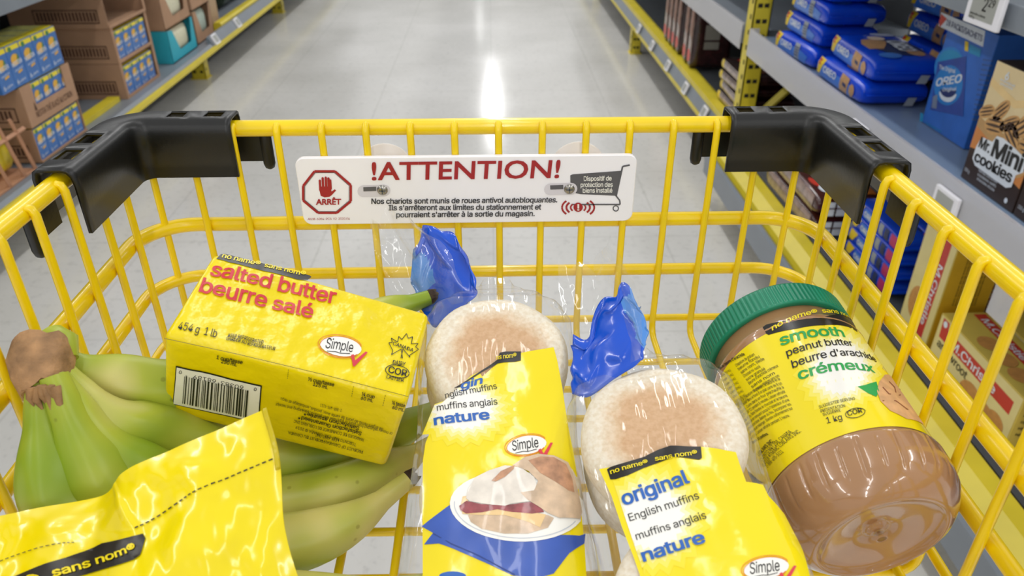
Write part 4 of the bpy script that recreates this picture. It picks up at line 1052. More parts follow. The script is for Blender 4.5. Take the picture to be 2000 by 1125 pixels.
def tray(name, x0, x1, y0, y1, z0, z1, label, front=.03, flap=0, top=False, cat='carton', mark=True, text=None, midflap=0, grp=None):
    """open-fronted cardboard case: base, back and sides, a front lip, optional front flaps"""
    t = thing(name, label, cat, ((x0+x1)/2, (y0+y1)/2, z0), grp); th = .004
    mb = MB().box((x0, y0, z0), (x1, y1, z0+th)).box((x0, y0+th, z0+th), (x0+th, y1-th, z1-th)).box((x0, y0, z0+th), (x1-th, y0+th, z1-th)).box((x0, y1-th, z0+th), (x1-th, y1, z1-th))
    if top: mb.box((x0, y0, z1-th), (x1-th, y1, z1))
    mb.box((x1-th, y0, z0+th), (x1, y1, z0+front))
    if flap: mb.box((x1-th, y1-flap, z0+front), (x1, y1, z1))
    if midflap: mb.box((x1-th, y0, z0+front), (x1, y0+midflap, z1))
    P = Plane((0, y0, 0), (1, 0, 0), (0, 0, 1))
    if mark:
        h = z1-z0; xm = x1-.035; xl = x1-mark; b = .005
        za, zb = z0+h*.14, z0+h*.52
        for (a, c, d, e) in ((xl, za, xm, za+b), (xl, zb-b, xm, zb), (xl, za, xl+b, zb), (xm-b, za, xm, zb)):
            mb.poly([(a, c), (d, c), (d, e), (a, e)], P, 1, .0006)
        x = xl+.014
        while x < xm-.016:
            mb.poly([(x, za+.010), (x+.009, za+.010), (x+.009, zb-.010), (x, zb-.010)], P, 1, .0005); x += .0145
    if text:
        F = Plane((x1, 0, 0), (0, 1, 0), (0, 0, 1)); mb.text(text, F, (y0+.05, z0+.022), (y1-.035, z0+.022), h=.020, mi=1, off=.0006, bold=.02)
        mb.poly([(y0+.050, z0+.046), (y0+.066, z0+.046), (y0+.06, z0+.068), (y0+.055, z0+.075)], F, 1, .0006)
    mb.build('case', [CARD, CARDD], t, local=False)
    return t
X1 = -1.578
tray('cardboard_tray', -1.87, X1, 2.575, 2.92, .2295, .352, 'bottom cardboard tray of the near left stack, open front of blue packs', .008, mark=.12, grp='trays of iced tea')
packs(X1-.006, [2.614+.0655*k for k in range(5)], .2338, .064, .112, .13, 'in the bottom tray', 'tea packs in the bottom tray')
tray('cardboard_tray', -1.87, X1, 2.575, 2.92, .354, .491, 'middle cardboard tray printed thé glacé au citron', .062, .058, mark=.12, text='NESTEA THÉ GLACÉ AU CITRON', midflap=.07, grp='trays of iced tea')
packs(X1-.006, [2.614+.0655*k for k in range(5)], .3585, .064, .128, .13, 'in the middle printed tray', 'tea packs in the middle tray')
packs(X1-.006, [2.535+.083*k for k in range(5)], .4925, .081, .134, .15, 'loose on top of the near stack', 'tea packs on top of the near stack')
X2 = -1.590
for k, (nm, a, b) in enumerate((('bottom', .2255, .376), ('middle', .378, .5235))):
    tray('cardboard_tray', -1.99, X2, 3.34, 3.72, a, b, '%s brown case of the tall far stack, blue packs in its front' % nm, .012, .022, mark=.30, midflap=.02, top=True, grp='cases of the tall far stack')
    packs(X2-.006, [3.398+.083*j for j in range(4)], a+.005, .081, .125 if k == 0 else .122, .1, 'in the %s case of the far stack' % nm, 'tea packs in the far cases')
tray('cardboard_tray', -1.99, X2+.004, 3.33, 3.72, .5255, .672, 'empty looking brown case on top of the tall far stack', .012, .02, mark=.30, midflap=.0, grp='cases of the tall far stack')
packs(X2-.10, [3.40, 3.48, 3.56, 3.64], .6735, .079, .055, .1, 'peeking over the top case', 'tea packs over the top case')
# display cases of pouches beyond
TEAL = mat('teal_carton', '2fb0c4', .5, var=.07, vscale=20); CREAM = mat('cream_packet', 'dcd8bb', .45, var=.1, vscale=90, bump=.3, bscale=60); MINT = mat('mint_packet', 'aebcae', .45, var=.12, vscale=90, bump=.3, bscale=60); AQUA = mat('aqua_packet', '9fd3d6', .45, var=.15, vscale=80, bump=.3, bscale=60)
def display(x0, x1, y0, y1, z0, z1, m, label, inner, npk, plabel, cat='carton'):
    t = thing('display_carton', label, cat, ((x0+x1)/2, (y0+y1)/2, z0), 'display cartons on the left shelf'); th = .005
    mb = MB().box((x0, y0, z0), (x1, y1, z0+th)).box((x0, y0, z0), (x0+th, y1, z1)).box((x0, y0, z0), (x1, y0+th, z1)).box((x0, y1-th, z0), (x1, y1, z1))
    F = Plane((x1, 0, 0), (0, 1, 0), (0, 0, 1)); w = y1-y0; h = z1-z0
    pts = [(y0, z0), (y1, z0), (y1, z1), (y1-.08*w, z1), (y1-.20*w, z0+.30*h), (y0+.36*w, z0+.26*h), (y0+.18*w, z1-.05*h), (y0, z1)]
    mb.poly(pts, F, 0, .0); mb.poly([(a, b) for a, b in pts], Plane((x1-.005, 0, 0), (0, 1, 0), (0, 0, 1)), 0, 0)
    mb.build('case', [m, PKW], t, local=False)
    proto = None
    for k in range(npk):
        d = (x1-x0-.03)/npk
        if proto is None:
            b = bmesh.new(); bmesh.ops.create_cube(b, size=1); bmesh.ops.subdivide_edges(b, edges=b.edges[:], cuts=5, use_grid_fill=True)
            for v in b.verts:
                c = v.co; k1 = (1-(2*abs(c.y))**4)*.5+.5; k2 = (1-(2*abs(c.z))**4)*.6+.4
                v.co = V((c.x*d*k1*k2, c.y*(w-.02), c.z*(h-.012)))
            o = MB().bm(b, 0, True).build('snack_packet', inner); proto = o
        else: o = proto.copy(); COL.objects.link(o)
        o.location = (x1-.012-d*(k+.5), (y0+y1)/2, z0+.006+(h-.012)/2)
        tag(o, plabel % ('front' if k == 0 else 'second'), 'snack packet', 'packets in the display cartons')
display(-1.85, -1.60, 3.93, 4.30, .2265, .385, TEAL, 'teal display carton on the left shelf', CREAM, 2, '%s cream packet in the teal carton')
display(-1.85, -1.605, 3.93, 4.30, .388, .56, CARD, 'brown display carton stacked on the teal one', CREAM, 2, '%s cream packet in the carton above the teal one')
display(-1.85, -1.605, 3.93, 4.30, .562, .70, CARD, 'brown display carton topmost on the teal carton stack', AQUA, 2, '%s aqua packet in the topmost carton')
display(-1.85, -1.61, 4.34, 4.63, .2265, .40, CARD, 'brown carton on the shelf beyond the teal one', MINT, 2, '%s mint packet in the carton beyond the teal one')
display(-1.85, -1.61, 4.34, 4.63, .402, .56, CARD, 'brown carton stacked beyond the teal stack, aqua packets', AQUA, 2, '%s aqua packet in the stack beyond the teal one')
o = MB().box((-1.9, 4.66, .226), (-1.645, 4.86, .44), 0, .003).build('beige_carton', mat('beige_carton', 'b59a7c', .75, var=.05)); tag(o, 'plain beige carton at the far end of the left goods', 'carton')
GRN = mat('dark_green_bag', '3b4a3a', .4, var=.5, vscale=30)
for k, (y, z) in enumerate(((5.45, .226), (5.75, .226))):
    b = bmesh.new(); bmesh.ops.create_cube(b, size=1); bmesh.ops.subdivide_edges(b, edges=b.edges[:], cuts=6, use_grid_fill=True)
    for v in b.verts:
        c = v.co; k2 = (1-(2*abs(c.z))**4)*.7+.3; v.co = V((c.x*.2*k2, c.y*.24, c.z*.2+.1))
    o = MB().bm(b, 0, True).build('snack_bag', GRN); o.location = (-1.85, y, z); tag(o, ('nearer' if k == 0 else 'farther')+' dark green bag beyond the beige carton', 'snack bag', 'dark bags on the left shelf')
# near left: slatted case with yellow bags
t = thing('slatted_case', 'open cardboard case with slanting struts at the left picture edge', 'carton', (-1.7, 2.36, .226))
mb = MB().box((-1.85, 2.1, .226), (-1.575, 2.52, .232)).box((-1.85, 2.1, .226), (-1.845, 2.52, .42))
for (ya, za, yb, zb) in ((2.52, .232, 2.47, .42), (2.45, .232, 2.40, .42), (2.36, .232, 2.31, .42), (2.25, .232, 2.2, .42), (2.1, .37, 2.53, .37)):
    mb.tube([V((-1.578, ya, za)), V((-1.578, yb, zb))], .008, 4, 0, sm=False)
mb.build('case', CARDI, t, local=False)
YB = mat('yellow_snack_film', 'd8c31e', .3, var=.45, vscale=14, coat=.3)
proto = None
for k in range(3):
    if proto is None:
        b = bmesh.new(); bmesh.ops.create_cube(b, size=1); bmesh.ops.subdivide_edges(b, edges=b.edges[:], cuts=6, use_grid_fill=True)
        for v in b.verts:
            c = v.co; k2 = (1-(2*abs(c.z))**4)*.7+.3; k1 = (1-(2*abs(c.y))**4)*.6+.4; v.co = V((c.x*.16*k2*k1, c.y*.12, c.z*.16+.08))
        o = MB().bm(b, 0, True).build('snack_bag', YB); proto = o
    else: o = proto.copy(); COL.objects.link(o)
    o.location = (-1.69, 2.45-.125*k, .234); tag(o, 'yellow bag in the slatted case, '+('farthest from', 'middle one near', 'nearest to')[k]+' the picture edge' if k != 1 else 'yellow bag in the slatted case, the middle one', 'snack bag', 'yellow bags in the slatted case')

# ------------------------------------------------------------------ right upper shelf: blue cookie packets
OB = mat('cookie_film_blue', '1049d6', .2, var=.12, vscale=14, bump=.2, bscale=30, coat=.3); OBL = mat('cookie_print_sky', '3f7fdc', .3, var=.12, vscale=25); OY = mat('cookie_logo_yellow', 'f0cf22', .35, var=.04); ORD_ = mat('cookie_logo_red', 'd2402e', .35, var=.04)
OW = mat('cookie_print_white', 'e6edf5', .35, var=.03); OT = mat('cookie_picture_tan', 'c79a68', .4, var=.15, vscale=120); OD = mat('cookie_picture_dark', '24325e', .4, var=.2, vscale=80); OG = mat('cookie_seal_grey', '9fa6ad', .4, var=.05); OC = mat('cookie_picture_cream', 'ecd6bd', .4, var=.06)
omats = [OB, OBL, OY, ORD_, OW, OT, OD, OG, OC]
def make_packet(L=.32, D=.175, H=.062):
    """soft flow-wrapped cookie packet, base centre at the origin, printed side towards -x, long along y"""
    mb = MB(); n = 5.0
    def sc(t):
        return max(.02, 1-abs(t)**9)**.35
    def f(u, t):
        c, s_ = math.cos(u), math.sin(u); k = sc(t)
        x = D/2*math.copysign(abs(c)**(2/n), c)*(.93+.07*k); z = H/2*math.copysign(abs(s_)**(2/n), s_)*(.12+.88*k)
        return V((x, t*L/2*.97, H/2+z+nz(x*18, t*4, z*20)*.0016))
    mb.grid(f, [2*PI*i/40 for i in range(40)][::-1], [-1, -.995, -.985, -.97, -.95, -.92, -.88]+lin(-.8, .8, 16)+[.88, .92, .95, .97, .985, .995, 1], 0, wrap=True)
    m0 = len(mb.v)
    mb.add(mb.v[m0-40:m0], [tuple(range(40))]); mb.add(mb.v[0:40], [tuple(range(40))[::-1]])
    for s in (-1, 1): mb.box((-D*.44, s*L*.5-.008, H*.485), (D*.44, s*L*.5+.004, H*.515), 0)
    fr = Fn(lambda u, v: V((-D/2*(.93+.07*sc(2*-u/L))*max(0, 1-abs((v-H/2)/(H/2))**n)**(1/n), -u, v)), 1)
    tp = Fn(lambda u, v: V((v, -u, H/2+H/2*(.12+.88*sc(2*-u/L))*max(0, 1-abs(v/(D/2))**n)**(1/n))), 1)
    def P(q, f_, mi, off=.0022): mb.poly(q, f_, mi, off, .012)
    return mb, fr, tp, P
def packet_mesh(near=True, L=.32, D=.175, H=.062):
    mb, fr, tp, P = make_packet(L, D, H); h = H
    # u runs from the far end (-L/2) to the near end (+L/2)
    fr.sign = 1
    P([(-L*.40, h*.12), (L*.30, h*.12), (L*.36, h*.5), (L*.2, h*.62), (-L*.25, h*.62), (-L*.41, h*.8)], fr, 1, .0014)
    P([(-L*.43, h*.25), (-L*.37, h*.25), (-L*.30, h*.88), (-L*.43, h*.90)], fr, 2, .002)
    P([(-L*.42, h*.62), (-L*.37, h*.62), (-L*.37, h*.85), (-L*.42, h*.85)], fr, 3, .0024)
    mb.text('OREO', fr, (-L*.29, h*.40), (-L*.02, h*.40), Cc=(-L*.29, h*.68), mi=4, off=.003, bold=.05)
    if near:
        P([(L*.06, h*.15), (L*.22, h*.15), (L*.24, h*.80), (L*.08, h*.84)], fr, 5, .0022)
        P([(L*.13, h*.40), (L*.20, h*.36), (L*.20, h*.50), (L*.13, h*.55)], fr, 6, .0026); P(ell(L*.31, h*.42, L*.05, h*.26, 12), fr, 5, .0022)
    else:
        P([(L*.05, h*.15), (L*.16, h*.15), (L*.16, h*.85), (L*.05, h*.85)], fr, 7, .0022)
        for k in range(4): P([(L*.06, h*(.3+.12*k)), (L*.15, h*(.3+.12*k)), (L*.15, h*(.35+.12*k)), (L*.06, h*(.35+.12*k))], fr, 6, .0026)
    # top
    P(ell(-L*.36, D*.20, L*.07, D*.20, 16), tp, 4, .0016)
    for k in range(3): P([(-L*.41+k*L*.035, D*.03), (-L*.405+k*L*.035, D*.03), (-L*.385+k*L*.035, D*.36), (-L*.39+k*L*.035, D*.36)], tp, 1, .0022)
    P(ell(L*.10, D*.08, L*.27, D*.36, 26), tp, 6, .0012)
    P(ell(-L*.20, -D*.02, L*.07, D*.13, 18), tp, 8, .0020); P([(-L*.16, -D*.14), (-L*.10, D*.06), (L*.02, -D*.02), (L*.17, -D*.16), (L*.16, -D*.36), (-L*.02, -D*.36), (-L*.15, -D*.28)], tp, 5, .0018)
    P(ell(L*.28, D*.22, L*.10, D*.12, 18), tp, 5, .0016); P(ell(L*.36, -D*.2, L*.07, D*.16, 14), tp, 1, .0016)
    mb.text('OREO', tp, (-L*.08, D*.04), (L*.26, D*.02), h=D*.24, mi=4, off=.004, bold=.06)
    # near end seal patch
    en = Plane((0, -L*.485, 0), (1, 0, 0), (0, 0, 1)); P([(D*.12, h*.08), (D*.26, h*.08), (D*.30, h*.42), (D*.17, h*.42)], en, 7, .012)
    return mb
def place_packets(mb, spots, group):
    proto = None
    for (x, y, z, r, label) in spots:
        if proto is None: o = mb.build('cookie_packet', omats); proto = o
        else: o = proto.copy(); COL.objects.link(o)
        o.location = (x, y, z); o.rotation_euler = (0, 0, math.radians(r)); tag(o, label, 'cookie packet', group)
place_packets(packet_mesh(True), [(1.030, 2.055, .619, 0, 'blue cookie packet on the shelf, under the one with the big top print'), (1.045, 2.035, .682, -3, 'blue cookie packet with cookies and name seen on its top')], 'blue cookie packets in the front pair')
place_packets(packet_mesh(False, .30), [(1.025, 2.40, .619, 4, 'bottom packet of the blue stack behind the front pair, far end jutting out'), (1.04, 2.395, .682, 1, 'second packet up in the tall blue stack behind the front pair'), (1.045, 2.385, .745, 0, 'third packet up in the tall blue stack, cut by the picture top'), (1.04, 2.39, .808, 1, 'topmost visible packet of the tall blue stack')], 'blue cookie packets in the tall stack')
place_packets(packet_mesh(True, .30), [(1.25, 2.05, .619+.063*k, (0, 2, -2, 1, 0)[k], 'blue packet in the rear stack beside the tall blue box, %s' % l) for k, l in enumerate(('lowest', 'second from below', 'third from below', 'fourth from below', 'topmost'))], 'blue cookie packets in the rear stack')

def box_thing(name, x0, x1, y0, y1, z0, z1, m, label, cat, draw, mats, grp=None, M=None):
    o = MB().box((x0, y0, z0), (x1, y1, z1), 0, .0015)
    F = Plane((x0, 0, 0), (0, -1, 0), (0, 0, 1)); N = Plane((0, y0, 0), (1, 0, 0), (0, 0, 1)); T = Plane((0, 0, z1), (0, -1, 0), (1, 0, 0))
    draw(o, F, N, T)
    c = V(((x0+x1)/2, (y0+y1)/2, z0)); o.v = [p-c for p in o.v]
    ob = o.build(name, [m]+mats); ob.location = c
    tag(ob, label, cat, grp); return ob
# blue box of sachets
BXB = mat('sachet_box_blue', '3570cc', .4, var=.12, vscale=18)
def draw_oreo(mb, F, N, T):
    q = Px(mb, F, (-1.69, .74)); O = lambda x, y: (1780+x/2.677, 20+y/2.677)
    def p(pts, mi, off=.0006): q.poly([O(*a) for a in pts], mi, off, None)
    p([(157, 10), (388, 108), (376, 192), (143, 82)], 4); p([(158, 18), (188, 45), (150, 90), (146, 60)], 3, .0009)
    q.text('18 PACKS/SACHETS', O(184, 76), O(370, 164), 30/2.677, 6, bold=.02, off=.001, up=(2, -11))
    p([(282, 160), (300, 166), (298, 216), (280, 210)], 2, .0008); p([(304, 176), (366, 204), (360, 246), (302, 222)], 8, .0008)
    p(ell(200, 300, 78, 110, 24, .12), 1, .0006); p(ell(206, 265, 62, 58, 20, .2), 8, .0008)
    p([(140, 270), (290, 240), (272, 555), (100, 520)], 7, .00085); p(ell(196, 392, 74, 106, 24, .14), 1, .001)
    q.text('The Original', O(148, 306), O(232, 330), 22/2.677, 4, bold=.02, off=.0014, up=(1, -8))
    q.text('OREO', O(130, 398), O(262, 376), 42/2.677, 4, bold=.05, off=.0014, up=(3, -15))
    p(ell(194, 430, 46, 50, 20, .1, .1, PI), 4, .0012); p(ell(196, 416, 42, 40, 20, .1, .0, PI), 6, .0014); q.text('Original', O(166, 424), O(238, 420), 18/2.677, 4, bold=.02, off=.0018, up=(1, -7))
    p([(116, 450), (140, 440), (134, 515), (108, 510)], 5, .0012)
    p([(48, 535), (64, 540), (60, 585), (44, 580)], 8)
    q.text('0 g de gras trans', O(72, 590), O(156, 640), 12/2.677, 8, off=.0008)
    q2 = Px(mb, N, (1.08, .72))
    for k in range(13):
        q2.text('farine blanche sucre huile', O(372-k*4.8, 262+k*26), O(424-k*5, 268+k*26), 10/2.677, 5, off=.0006)
draw_m = [mat('box_sky', '2f86d2', .4, var=.08, vscale=30), OY, ORD_, OW, mat('box_small_print', '7f8aa0', .5, var=.1), mat('box_navy', '26346e', .4, var=.08), mat('box_panel_indigo', '3550a4', .4, var=.1, vscale=30), mat('box_teal', '2c93c4', .4, var=.05)]
box_thing('cookie_box', 1.047, 1.135, 1.588, 1.778, .6195, .8655, BXB, 'tall blue box of 18 cookie sachets standing on the shelf', 'cookie box', draw_oreo, draw_m)
def draw_back(mb, F, N, T):
    x0 = F.o.x
    for k in range(4): mb.text('biscuits sandwich au chocolat', N, (x0+.02, .80-.02*k), (x0+.08, .80-.02*k), h=.006, mi=5, off=.0006)
    mb.poly([(-1.70, .80), (-1.66, .80), (-1.66, .84), (-1.70, .84)], F, 8, .0006)
for k, (xa, ya) in enumerate(((1.15, 1.56), (1.25, 1.54))):
    box_thing('cookie_box', xa, xa+.088, ya, ya+.19, .6195, .8655, BXB, ('second' if k == 0 else 'third, rearmost')+' blue box, in shade behind the standing sachet box', 'cookie box', draw_back, draw_m)
MB1 = mat('mini_box_brown', '3a2a22', .4, var=.06, vscale=20); CRM = mat('mini_box_cream', 'ecd5a4', .4, var=.10, vscale=9)
mini_m = [CRM, mat('mini_box_orange', 'd98a45', .4, var=.08, vscale=12), mat('drizzle_cookie', 'cf9f62', .45, var=.15, vscale=120), mat('chocolate_drizzle', '49301f', .4, var=.1), OW, INK, mat('mini_box_tan', 'c49a62', .4, var=.06), mat('mini_box_pale', 'efcf92', .4, var=.05)]
def draw_mini_at(dy):
    def draw(mb, F, N, T):
        Y0 = 1.434+dy
        def U(a, b): return (-Y0+a*.177, .6195+b*.236)
        def p(pts, mi, off=.0006): mb.poly([U(*a) for a in pts], F, mi, off)
        p([(.006, .42), (.994, .40), (.994, .994), (.006, .994)], 1); p([(.006, .27), (.3, .30), (.7, .24), (.994, .20), (.994, .42), (.006, .46)], 2, .0008)
        p([(.006, .46), (.3, .40), (.7, .42), (.994, .36), (.994, .46), (.6, .52), (.3, .50), (.006, .54)], 7, .0009)
        p([(.006, .80), (.5, .72), (.994, .84), (.994, .90), (.5, .78), (.006, .86)], 8, .0009)  # pale printed band across the upper box front
        for (cx, cy, rx, ry, ro) in ((.10, .60, .13, .055, .5), (.33, .66, .13, .07, 1.1), (.30, .53, .17, .075, .2), (.52, .60, .15, .06, .7), (.62, .52, .16, .085, -.7), (.78, .66, .2, .09, 1.0), (.92, .52, .17, .075, .1), (.90, .36, .14, .09, .9)):
            p(ell(cx, cy, rx, ry, 20, ro*.6), 3, .0012)
            p(ell(cx, cy, rx*.9, ry*.16, 14, ro*.6), 4, .0014)
            for s in (-1, 1):
                ca, sa = math.cos(ro*.6), math.sin(ro*.6); p(ell(cx-sa*ry*.52*s, cy+ca*ry*.52*s, rx*.72, ry*.11, 12, ro*.6), 4, .0014)
        tx = lambda s, a, b, h, mi, off, bold: mb.text(s, F, U(*a), U(*b), h=h*.236, mi=mi, off=off, bold=bold)
        p([(.12, .30), (.16, .40), (.36, .41), (.40, .47), (.52, .48), (.72, .46), (.94, .43), (.97, .33), (.88, .28), (.88, .18), (.80, .15), (.20, .16), (.12, .20)], 5, .0017)
        tx('Mr.', (.16, .315), (.36, .315), .085, 6, .0022, .05); tx('Mini', (.41, .31), (.92, .32), .135, 6, .0022, .06); tx('cookies', (.16, .195), (.84, .205), .085, 6, .0022, .05)
        tx('6', (.22, .89), (.28, .89), .06, 5, .0016, .04); tx('individual', (.16, .865), (.42, .865), .02, 5, .0016, .02); tx('pouches', (.18, .84), (.40, .84), .02, 5, .0016, .02)
        for k, s in enumerate(('vanilla flavoured', 'cookies with', 'chocolate drizzle')): tx(s, (.28+.01*k, .135-.035*k), (.64, .135-.035*k), .024, 5, .001, .01)
        tx('150 g', (.04, .07), (.14, .07), .028, 5, .001, .01)
        p(ell(.86, .06, .028, .022, 12), 5, .0008)
    return draw
MBR = mat('mini_box_brown', '3a2a22')
for k, (x, dy, lb_) in enumerate(((.957, 0, 'first tan and brown box of drizzled mini cookies, right of the blue box'), (.957, -.1815, 'next tan and brown cookie box, cut off by the right picture edge'))):
    box_thing('cookie_box', x, x+.072, 1.257+dy, 1.434+dy, .6195, .8555, MBR, lb_, 'cookie box', draw_mini_at(dy), mini_m, 'boxes of mini cookies')

# ------------------------------------------------------------------ right lower shelves
BRW = mat('biscuit_film_brown', '4a2018', .18, var=.3, vscale=16, bump=.3, bscale=30, coat=.5); BOR = mat('biscuit_print_orange', 'b8681f', .25, var=.35, vscale=30, coat=.3)
bm_ = [BRW, BOR, mat('biscuit_print_yellow', 'e0cf6a', .35, var=.06), OW, ORD_, mat('biscuit_clear_window', '9a8378', .2, var=.35, vscale=40, coat=.4)]
def biscuit(L=.42, D=.19, H=.064):
    mb, fr, tp, P = make_packet(L, D, H)
    P([(-L*.10, D*.42), (L*.44, D*.42), (L*.44, -D*.05), (L*.20, D*.18), (L*.02, D*.22)], tp, 1, .0016)
    mb.text('sssooo', tp, (-L*.12, -D*.05), (L*.26, -D*.12), h=D*.22, mi=2, off=.003, bold=.06)
    P(ell(L*.36, -D*.30, L*.06, D*.08, 16, .1), tp, 3, .002); P(ell(L*.24, -D*.36, L*.08, D*.05, 14, .1), tp, 4, .0018)
    P([(-L*.42, H*.15), (L*.42, H*.15), (L*.42, H*.85), (-L*.42, H*.85)], fr, 5, .0014)
    en = Plane((0, -L*.485, 0), (1, 0, 0), (0, 0, 1))
    for k in range(4): P([(-D*.40+k*D*.19, H*.12), (-D*.24+k*D*.19, H*.12), (-D*.24+k*D*.19, H*.78), (-D*.40+k*D*.19, H*.78)], en, 3, .010)
    return mb
pr = None
for (x, y, z, r, l) in ((1.005, 2.15, .2235, 1, 'lower brown biscuit packet on the bottom shelf behind the black guard'), (1.003, 2.14, .289, 0, 'upper brown biscuit packet with pale curly lettering behind the black guard')):
    if pr is None: o = biscuit().build('biscuit_packet', bm_); pr = o
    else: o = pr.copy(); COL.objects.link(o)
    o.location = (x, y, z); o.rotation_euler = (0, 0, math.radians(r)); tag(o, l, 'biscuit packet', 'brown biscuit packets on the bottom shelf')
# far bay: lying pile and standing packs
dk = [mat('dark_biscuit_film', '33191a', .25, var=.5, vscale=25, bump=.3, bscale=30, coat=.4), mat('dark_biscuit_print', '8a5a40', .35, var=.4, vscale=40), OY, mat('nutrition_panel', '8d8a84', .5, var=.08), ORD_, mat('biscuit_clear_window', '9a8378')]
def dark_pack(L=.30, D=.16, H=.05, stand=False):
    mb, fr, tp, P = make_packet(L, D, H)
    P([(-L*.40, H*.15), (L*.40, H*.15), (L*.40, H*.85), (-L*.40, H*.85)], fr, 5, .0014); P([(-L*.42, H*.2), (-L*.30, H*.2), (-L*.34, H*.85), (-L*.42, H*.85)], fr, 2, .002)
    P([(-L*.1, -D*.35), (L*.3, -D*.35), (L*.34, D*.1), (0, D*.2)], tp, 1, .0016); P(ell(-L*.25, 0, L*.1, D*.3, 16), tp, 4, .0016)
    bt = Plane((0, 0, 0), (0, -1, 0), (-1, 0, 0))
    return mb
pr = None
for k, l in enumerate(('lowest', 'second', 'third', 'topmost')):
    if pr is None: o = dark_pack(.34, .22, .042).build('biscuit_packet', dk); pr = o
    else: o = pr.copy(); COL.objects.link(o)
    o.location = (1.065, 3.02, .2635+.0425*k); o.rotation_euler = (0, 0, math.radians((1, -2, 2, 0)[k])); tag(o, 'dark brown biscuit packet lying in the pile beside the yellow upright, %s' % l, 'biscuit packet', 'lying biscuit packets in the far bay')
pr = None
for k in range(6):
    y = 3.66+.098*k+(.07 if k > 1 else 0)
    if pr is None:
        mb, fr, tp, P = make_packet(.29, .19, .09)
        P([(-.10, -.07), (.10, -.07), (.10, .07), (-.10, .07)], tp, 5, .0016)
        bt = Fn(lambda u, v: V((v, -u, .045-.045*(.12+.88*max(.02, 1-abs(2*-u/.29)**9)**.35)*max(0, 1-abs(v/.095)**5)**.2)), -1)
        for a, b in ((-.055, -.02), (-.012, .055)): P([(a, -.04), (b, -.04), (b, .03), (a, .03)], bt, 3, .0022)
        P([(.08, -.05), (.10, -.05), (.10, .04), (.08, .04)], bt, 3, .0022)
        P([(-.12, .014), (.12, .014), (.12, .076), (-.12, .076)], fr, 5, .0014); P(ell(-.09, .045, .03, .026, 12), fr, 4, .002); P([(-.02, .018), (.11, .018), (.11, .066), (.02, .072)], fr, 1, .002)
        # stand it on its end: long side up, broad back towards the camera
        R = Matrix.Rotation(-PI/2, 4, 'X')
        mb.v = [R @ p for p in mb.v]
        zmin = min(p.z for p in mb.v); yc = sum(p.y for p in mb.v)/len(mb.v)
        mb.v = [p-V((0, yc, zmin)) for p in mb.v]
        o = mb.build('biscuit_packet', dk); pr = o
    else: o = pr.copy(); COL.objects.link(o)
    o.location = (1.033, y, .2635); tag(o, 'standing dark biscuit packet in the far bay, %s of the row' % ('nearest', 'second', 'third', 'fourth', 'fifth', 'farthest')[k], 'biscuit packet', 'standing biscuit packets in the far bay')
# small cookie tubes
tm = [OB, OBL, OY, ORD_, OW, mat('tube_pink_end', 'c2286a', .3, var=.1), OD, OG]
def tube_pack(L=.27, H=.040):
    mb, fr, tp, P = make_packet(L, .075, H)
    for f_ in (fr,):
        P([(-L*.42, H*.2), (-L*.34, H*.2), (-L*.26, H*.85), (-L*.42, H*.88)], f_, 2, .0018); P([(-L*.24, H*.2), (L*.05, H*.2), (L*.05, H*.82), (-L*.24, H*.82)], f_, 1, .0016)
        mb.text('OREO', f_, (-L*.23, H*.36), (L*.0, H*.36), Cc=(-L*.23, H*.68), mi=4, off=.003, bold=.05)
        for k in range(2): P([(L*(.08+.11*k), H*.15), (L*(.16+.11*k), H*.15), (L*(.16+.11*k), H*.85), (L*(.08+.11*k), H*.85)], f_, 7-k, .002)
        P([(L*.31, H*.15), (L*.43, H*.15), (L*.43, H*.85), (L*.31, H*.85)], f_, 5, .0018)
    return mb
pr = None
for k in range(4):
    for j in range(2):
        if pr is None: o = tube_pack().build('cookie_tube', tm); pr = o
        else: o = pr.copy(); COL.objects.link(o)
        o.location = (1.015+.08*j, 1.735, .223+.041*k)
        tag(o, 'slim blue cookie tube with a pink end, %s of the %s pile' % (('lowest', 'second', 'third', 'topmost')[k], ('front', 'rear')[j]), 'cookie tube', 'slim cookie tubes on the bottom shelf')
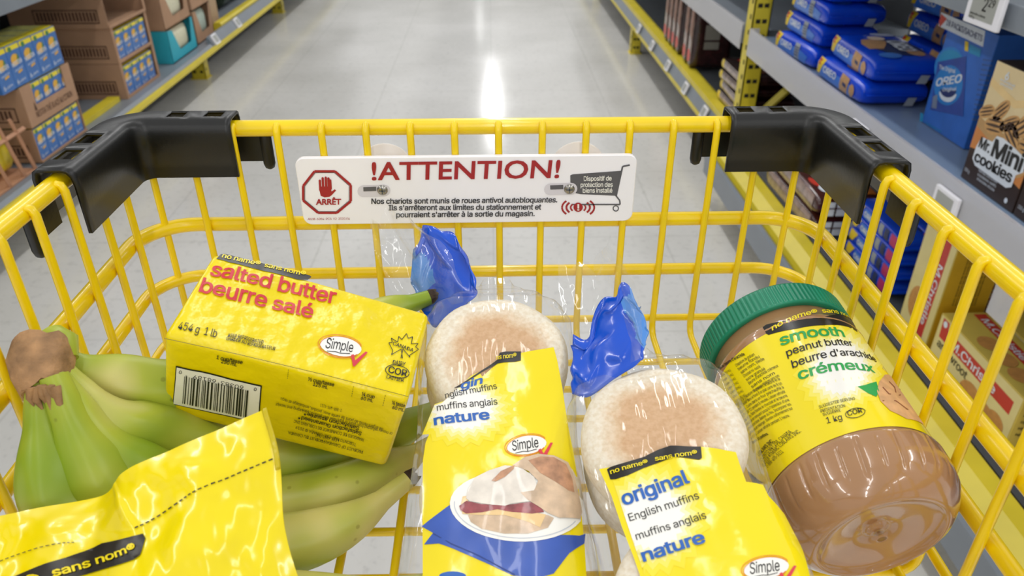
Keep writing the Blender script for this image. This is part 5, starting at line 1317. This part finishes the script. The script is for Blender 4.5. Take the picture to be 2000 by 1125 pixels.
# yellow biscuit boxes
CY = mat('biscuit_box_yellow', 'd9bf58', .4, var=.05, vscale=20); CYD = mat('biscuit_box_side', 'dcae28', .4, var=.05)
cm = [mat('biscuit_red_band', 'c8342c', .4, var=.05), OW, mat('biscuit_box_pale', 'e6d694', .4, var=.05, vscale=20), mat('biscuit_picture', 'c98f4d', .4, var=.12, vscale=90), INK, CYD]
def draw_chr(mb, F, N, T):
    w, h = .29, .125
    y1 = 1.34; z0 = .2235
    U = lambda a, b: (-y1+a*w, z0+b*h)
    p = lambda pts, mi, off=.0006: mb.poly([U(*a) for a in pts], F, mi, off)
    p([(.01, .02), (.99, .02), (.99, .98), (.01, .98)], 3, .0004); p([(.05, .60), (.93, .58), (.93, .82), (.13, .84), (.12, .96), (.04, .96)], 1)
    p(ell(.08, .88, .025, .06, 12), 2, .0009)
    mb.text('M.Christie', F, U(.20, .64), U(.75, .63), h=.15*h, mi=2, off=.001, bold=.02)
    mb.text('arrowroot', F, U(.06, .44), U(.46, .40), h=.14*h, mi=5, off=.001)
    for cx, cy, r in ((.55, .25, .16), (.72, .20, .15), (.84, .28, .12)): p(ell(cx, cy, r*.8, r*1.3, 20), 4, .0008+cx*.0002)
    Tq = lambda a, b: (-y1+a*w, .95+b*.10)
    mb.poly([Tq(*a) for a in [(.03, .62), (.97, .60), (.97, .86), (.03, .88)]], T, 1, .0006); mb.text('M.Christie', T, Tq(.1, .66), Tq(.6, .65), h=.016, mi=2, off=.001, bold=.02)
    for cx in (.4, .58, .76): mb.poly([Tq(*a) for a in ell(cx, .35, .09, .22, 18)], T, 4, .0008+cx*.0002)
    for k in range(5): mb.text('ingrédients farine de blé', N, (.96, z0+.10-.015*k), (1.03, z0+.10-.015*k), h=.006, mi=5, off=.0006)
pr = box_thing('biscuit_box', .95, 1.055, 1.05, 1.34, .2235, .3485, CY, 'yellow arrowroot biscuit box with a red band nearest the cart', 'biscuit box', draw_chr, cm, 'yellow biscuit boxes on the bottom shelf')
o = pr.copy(); COL.objects.link(o); o.location = (1.115, 1.195, .2235); o['label'] = 'yellow arrowroot biscuit box behind the one nearest the cart'
o = pr.copy(); COL.objects.link(o); o.location = (1.04, .88, .2235); o['label'] = 'yellow arrowroot biscuit box at the bottom right picture edge'
def draw_chr_up(mb, F, N, T):
    p = lambda pts, mi, off=.0006: mb.poly(pts, F, mi, off)
    y1, y0, z0, z1 = -(N.o.y+.125), -N.o.y, .2235, .5135
    p([(y1+.002, z0+.002), (y0-.002, z0+.002), (y0-.002, z1-.002), (y1+.002, z1-.002)], 3, .0004)
    p([(y0-.052, z0+.02), (y0-.022, z0+.02), (y0-.022, z1-.02), (y0-.052, z1-.02)], 1)
    mb.text('M.Christie', F, (y0-.044, z0+.20), (y0-.044, z0+.05), h=.018, mi=2, off=.001, bold=.02)
    p(ell(y1+.045, z0+.08, .03, .04, 18), 4, .0008)
    x0 = F.o.x
    mb.poly([(x0+.002, z0+.002), (x0+.103, z0+.002), (x0+.103, z1-.002), (x0+.002, z1-.002)], N, 6, .0004)
    for k in range(9): mb.text('ingrédients farine de blé enrichie sucre', N, (x0+.028+.006*k, z0+.26), (x0+.028+.006*k, z0+.12), h=.0035, mi=5, off=.0007)
box_thing('biscuit_box', .962, 1.067, 1.375, 1.50, .2235, .5135, CY, 'yellow biscuit box standing on end between the blue tubes and the red banded box', 'biscuit box', draw_chr_up, cm, 'yellow biscuit boxes on the bottom shelf')
box_thing('biscuit_box', 1.085, 1.19, 1.365, 1.49, .2235, .5135, CY, 'second yellow biscuit box standing on end, deeper on the bottom shelf', 'biscuit box', draw_chr_up, cm, 'yellow biscuit boxes on the bottom shelf')
W(MB().box((.8990, 1.09, .47), (.9002, 1.155, .556)), 'label_holder', CLR, rb_)
